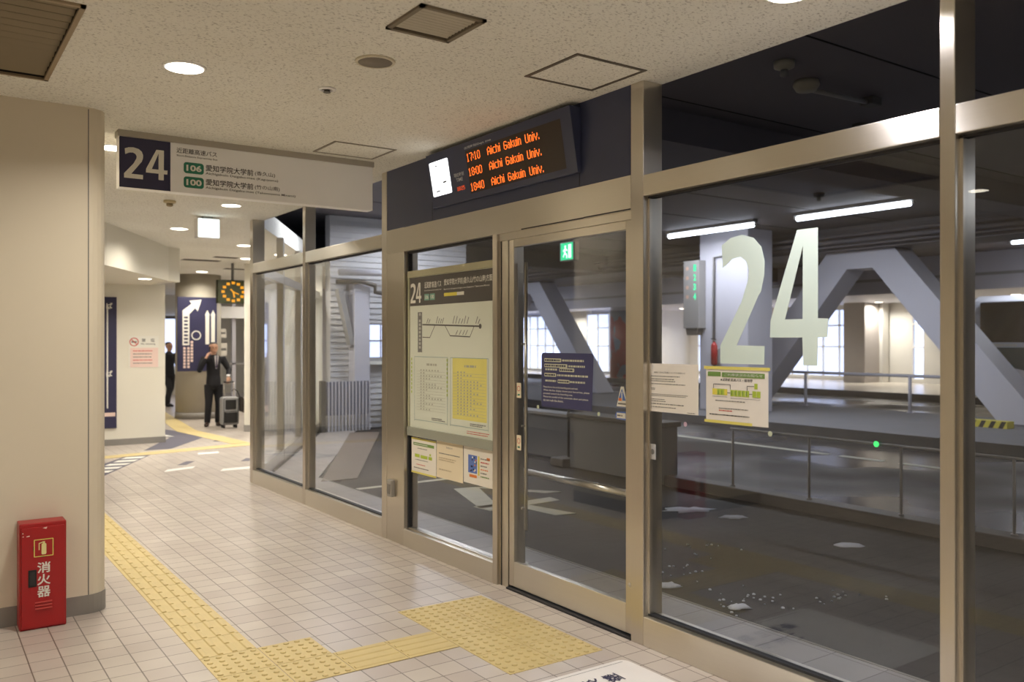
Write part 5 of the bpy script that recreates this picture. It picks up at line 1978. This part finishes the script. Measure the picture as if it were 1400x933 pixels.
def person(base, label, turn, arms, feet, coat, colors):
    """arms: two lists of points shoulder, elbow, wrist, hand direction, bend; feet: two (hip, knee, ankle, toe)."""
    t = thing('person', base, label, 'person')
    c_, s_ = math.cos(turn), math.sin(turn)
    B = Vector(base)

    def T(p):
        return B + Vector((p[0] * c_ - p[1] * s_, p[0] * s_ + p[1] * c_, p[2]))

    # body: one continuous skin
    b = MB()
    sk = M_SKIN
    b.tube([T(p) for p in ((0, 0, 0.80), (0, 0, 0.95), (0, 0, 1.15), (0, 0, 1.28), (0, 0, 1.345), (0, -0.005, 1.40))],
           [(0.14, 0.10), (0.13, 0.095), (0.14, 0.10), (0.15, 0.10), (0.08, 0.07), (0.052, 0.052)], sk, 18)
    b.tube([T((0, 0.0, 1.36)), T((0, -0.012, 1.47))], [0.052, 0.05], sk, 14)
    b.tube([T(p) for p in ((0, -0.045, 1.425), (0, -0.035, 1.45), (0, -0.02, 1.50), (0, -0.008, 1.555), (0, 0, 1.60), (0, 0.005, 1.63))],
           [(0.026, 0.03), (0.05, 0.055), (0.066, 0.078), (0.071, 0.086), (0.062, 0.075), (0.03, 0.036)], sk, 20)
    b.ball(T((0, -0.106, 1.513)), (0.011, 0.014, 0.016), sk, 8, 6)
    b.tube([T((0, -0.098, 1.545)), T((0, -0.108, 1.512))], [0.007, 0.01], sk, 8)
    for sx_ in (-1, 1):
        b.ball(T((sx_ * 0.072, 0.0, 1.525)), (0.010, 0.018, 0.03), sk, 8, 6)
    b.ball(T((0, -0.092, 1.475)), (0.022, 0.008, 0.008), sk, 8, 6)
    for sh, el, wr, fd, side in arms:
        sh, el, wr = Vector(sh), Vector(el), Vector(wr)
        fd = Vector(fd).normalized()
        b.tube([T(p) for p in (sh * 1.0, sh.lerp(el, 0.5), el, el.lerp(wr, 0.5), wr)], [0.048, 0.044, 0.037, 0.034, 0.024], sk, 12)
        sd = Vector(side).normalized()
        nm = fd.cross(sd).normalized()
        palm = wr + fd * 0.075
        b.tube([T(p) for p in (wr, wr + fd * 0.03, palm)], [(0.022, 0.022), (0.034, 0.016), (0.038, 0.015)], sk, 12)
        for k, (off, ln) in enumerate(((-0.028, 0.062), (-0.010, 0.074), (0.009, 0.070), (0.027, 0.055))):
            q0 = palm + sd * off - fd * 0.01
            q1 = q0 + fd * ln * 0.5 + nm * 0.008
            q2 = q1 + fd * ln * 0.28 + nm * 0.024
            q3 = q2 + fd * ln * 0.02 + nm * 0.024
            b.tube([T(q) for q in (q0, q1, q2, q3)], [0.0088, 0.0085, 0.0078, 0.006], sk, 8)
        q0 = wr + fd * 0.03 + sd * -0.028
        q1 = q0 + sd * -0.026 + fd * 0.025 + nm * 0.012
        q2 = q1 + fd * 0.028 + nm * 0.018 + sd * 0.004
        b.tube([T(q) for q in (q0, q1, q2)], [0.012, 0.010, 0.007], sk, 8)
    for hip, knee, ank, toe in feet:
        b.tube([T(p) for p in (hip, knee, ank)], [0.075, 0.052, 0.036], sk, 12)
        b.tube([T(ank), T((ank[0] * 0.6 + toe[0] * 0.4, ank[1] * 0.6 + toe[1] * 0.4, 0.05))], [0.03, 0.022], sk, 10)
    fuse(b, 'body', t, 0.006, 3)
    # eyes and brows
    for sx_ in (-1, 1):
        b = MB()
        b.ball(T((sx_ * 0.028, -0.083, 1.533)), (0.011, 0.008, 0.007), M_INK, 8, 6)
        b.build('eye', t)
        b = MB()
        b.ball(T((sx_ * 0.029, -0.080, 1.552)), (0.017, 0.009, 0.0035), M_HAIR, 8, 6)
        b.build('eyebrow', t)
    b = MB()
    b.tube([T(p) for p in ((0, 0.045, 1.49), (0, 0.03, 1.53), (0, 0.016, 1.57), (0, 0.012, 1.615), (0, 0.012, 1.648))],
           [(0.05, 0.045), (0.072, 0.064), (0.076, 0.078), (0.07, 0.082), (0.034, 0.04)], M_HAIR, 18)
    fuse(b, 'hair', t, 0.008, 3)
    # jacket
    b = MB()
    b.tube([T(p) for p in ((0, 0.0, coat), (0, 0, coat + 0.13), (0, 0, 1.0), (0, 0, 1.13), (0, 0, 1.25), (0, 0.005, 1.31), (0, 0.012, 1.365), (0, 0.02, 1.395))],
           [(0.192, 0.135), (0.182, 0.13), (0.168, 0.12), (0.180, 0.125), (0.190, 0.122), (0.178, 0.108), (0.11, 0.085), (0.065, 0.06)], colors[0], 24)
    for sh, el, wr, fd, side in arms:
        sh, el, wr = Vector(sh), Vector(el), Vector(wr)
        b.tube([T(p) for p in (sh.lerp(Vector((0, 0, 1.25)), 0.35), sh, sh.lerp(el, 0.5), el, el.lerp(wr, 0.5), el.lerp(wr, 0.9))], [0.075, 0.072, 0.064, 0.056, 0.05, 0.042], colors[0], 14)
    fuse(b, 'jacket', t, 0.012, 5)
    # trousers
    b = MB()
    b.tube([T(p) for p in ((0, 0, 0.74), (0, 0, 0.86), (0, 0, 0.95))], [(0.15, 0.115), (0.165, 0.12), (0.15, 0.11)], colors[1], 20)
    for hip, knee, ank, toe in feet:
        h, k_, a = Vector(hip), Vector(knee), Vector(ank)
        b.tube([T(p) for p in (h, h.lerp(k_, 0.5), k_, k_.lerp(a, 0.5), a + Vector((0, 0, -0.02)))], [0.094, 0.085, 0.07, 0.064, 0.058], colors[1], 14)
    fuse(b, 'trousers', t, 0.012, 4)
    for hip, knee, ank, toe in feet:
        b = MB()
        a = Vector(ank)
        b.tube([T(p) for p in (Vector((a.x, a.y + 0.045, 0.04)), Vector((a.x, a.y, 0.05)), Vector(toe) * 0.6 + a * 0.4 + Vector((0, 0, 0)), Vector((toe[0], toe[1], 0.032)))],
               [(0.034, 0.038), (0.042, 0.05), (0.047, 0.036), (0.034, 0.026)], colors[2], 14)
        fuse(b, 'shoe', t, 0.008, 2)
    return t, T


MX, MY = 4.84, 17.2
arm_phone = ((-0.185, 0.0, 1.315), (-0.29, -0.08, 1.10), (-0.165, -0.13, 1.36), (0.45, 0.25, 0.85), (0.2, -1, 0.1))
arm_case = ((0.185, 0.0, 1.315), (0.275, -0.09, 1.10), (0.205, -0.27, 0.975), (-0.1, -0.45, -0.9), (-1, 0.1, 0))
legs = (((-0.085, 0, 0.82), (-0.10, -0.03, 0.47), (-0.12, 0.0, 0.09), (-0.19, -0.17, 0.03)), ((0.085, 0, 0.82), (0.095, -0.03, 0.47), (0.085, 0.0, 0.09), (0.11, -0.18, 0.03)))
man, T = person((MX, MY, 0), 'person in a black suit and white shirt on the phone, gripping a suitcase handle', 0.0, (arm_phone, arm_case), legs, 0.80, (M_SUIT, M_TROUS, M_SHOE))
mb = MB()
mb.prism([(-0.045, 1.385), (0.045, 1.385), (0.012, 1.13), (-0.008, 1.13)], T((0, -0.105, 0)), (1, 0, 0), (0, -0.06, 1), (0, -0.022, 0), M_SHIRT)
mb.build('shirt', man)
mb = MB()
mb.bar(T((0.212, -0.25, 0.99)), T((0.203, -0.28, 0.968)), 0.07, 0.07, M_SHIRT)
mb.build('shirt_cuff', man)
mb = MB()
mb.prism([(-0.016, 1.375), (0.016, 1.375), (0.008, 1.34), (0.018, 1.17), (0.0, 1.13), (-0.014, 1.17), (-0.008, 1.34)], T((0, -0.129, 0)), (1, 0, 0), (0, -0.06, 1), (0, -0.006, 0), mat('dark_tie', (66, 52, 84), 0.5))
mb.build('tie', man)
mb = MB()
for s_ in (-1, 1):
    mb.prism([(s_ * 0.045, 1.395), (s_ * 0.085, 1.34), (s_ * 0.06, 1.26), (s_ * 0.012, 1.12)], T((0, -0.108, 0)), (1, 0, 0), (0, -0.06, 1), (0, -0.024, 0), mat('lapel_cloth', (32, 32, 40), 0.7))
mb.ball(T((0.0, -0.135, 1.02)), (0.012, 0.006, 0.012), mat('suit_button', (80, 84, 70), 0.4), 8, 6)
mb.build('lapels', man)
tm = thing('mobile_phone', T((-0.095, -0.085, 1.50)), 'dark mobile phone held to the ear of the person in the suit', 'phone')
mb = MB()
mb.bar(T((-0.105, -0.10, 1.44)), T((-0.088, -0.05, 1.56)), 0.010, 0.055, M_BLACK, up=(0, 1, 0))
mb.build('body', tm, bevel=0.003)
mb = MB()
mb.bar(T((-0.099, -0.098, 1.447)), T((-0.082, -0.05, 1.553)), 0.002, 0.048, mat('phone_screen', (60, 70, 90), 0.1), up=(0, 1, 0))
mb.build('screen', tm)

walk = (((-0.085, 0, 0.82), (-0.09, -0.12, 0.48), (-0.09, -0.05, 0.09), (-0.09, -0.24, 0.03)), ((0.085, 0, 0.82), (0.09, 0.02, 0.46), (0.09, 0.22, 0.10), (0.09, 0.06, 0.03)))
arm_l = ((-0.185, 0.0, 1.315), (-0.24, 0.06, 1.06), (-0.24, -0.03, 0.84), (0, -0.2, -1), (0, -1, 0.1))
arm_r = ((0.185, 0.0, 1.315), (0.24, -0.02, 1.06), (0.245, -0.14, 0.86), (0, -0.3, -1), (0, -1, 0.1))
person((5.36, 23.0, 0), 'person in dark clothes half hidden behind the white wall end', 0.5, (arm_l, arm_r), walk, 0.76, (M_SUIT, mat('dark_grey_cloth', (44, 44, 48), 0.8), M_BLACK))

# suitcase and bag
t = thing('suitcase', (5.0, 16.73, 0), 'grey and black wheeled suitcase standing beside the person in the suit', 'suitcase')
SX0, SX1, SYF, SYB = 4.84, 5.17, 16.62, 16.84
mb = MB()
mb.box((SX0, SYF, 0.06), (SX1, SYB, 0.60), mat('silver_case_fabric', (150, 150, 152), 0.45))
mb.build('shell', t, bevel=0.045)
mb = MB()
mb.box((SX0 + 0.04, SYF - 0.03, 0.10), (SX1 - 0.04, SYF + 0.02, 0.33), M_BLACK)
mb.box((SX0 + 0.06, SYF - 0.02, 0.36), (SX1 - 0.06, SYF + 0.02, 0.55), M_BLACK)
mb.build('front_pocket', t, bevel=0.02)
mb = MB()
mb.tube([(SX0 + 0.05, SYF - 0.034, 0.31), (SX1 - 0.05, SYF - 0.034, 0.31)], 0.005, M_GREY, 6)
mb.tube([(SX0 + 0.03, SYF - 0.012, 0.08), (SX0 + 0.03, SYF - 0.012, 0.57), (SX1 - 0.03, SYF - 0.012, 0.57), (SX1 - 0.03, SYF - 0.012, 0.08)], 0.006, M_BLACK, 6)
mb.build('zip', t)
mb = MB()
hx = 5.03
for x in (hx - 0.09, hx + 0.09):
    mb.tube([(x, 16.80, 0.58), (x, 16.85, 0.865)], 0.009, M_STEELV, 8)
mb.tube([(hx - 0.10, 16.853, 0.875), (hx + 0.10, 16.853, 0.875)], 0.014, M_BLACK, 8)
mb.build('trolley_handle', t)
for x in (SX0 + 0.05, SX1 - 0.05):
    mb = MB()
    mb.tube([(x - 0.015, SYB - 0.05, 0.035), (x + 0.015, SYB - 0.05, 0.035)], 0.035, M_BLACK, 14)
    mb.tube([(x - 0.01, SYF + 0.05, 0.03), (x + 0.01, SYF + 0.05, 0.03)], 0.03, M_BLACK, 14)
    mb.build('wheel', t)
t = thing('shoulder_bag', (5.27, 16.75, 0.30), 'dark soft bag slung on the side of the suitcase', 'bag')
mb = MB()
mb.prism([(5.185, 0.32), (5.31, 0.27), (5.33, 0.47), (5.24, 0.60), (5.18, 0.59)], (0, 16.66, 0), (1, 0, 0), (0, 0, 1), (0, 0.17, 0), mat('dark_bag_leather', (48, 42, 38), 0.45))
mb.build('pouch', t, bevel=0.025)
mb = MB()
mb.tube([(5.22, 16.74, 0.575), (5.18, 16.80, 0.70), (5.12, 16.83, 0.74), (5.10, 16.86, 0.70)], 0.009, M_BLACK, 8)
mb.build('strap', t)
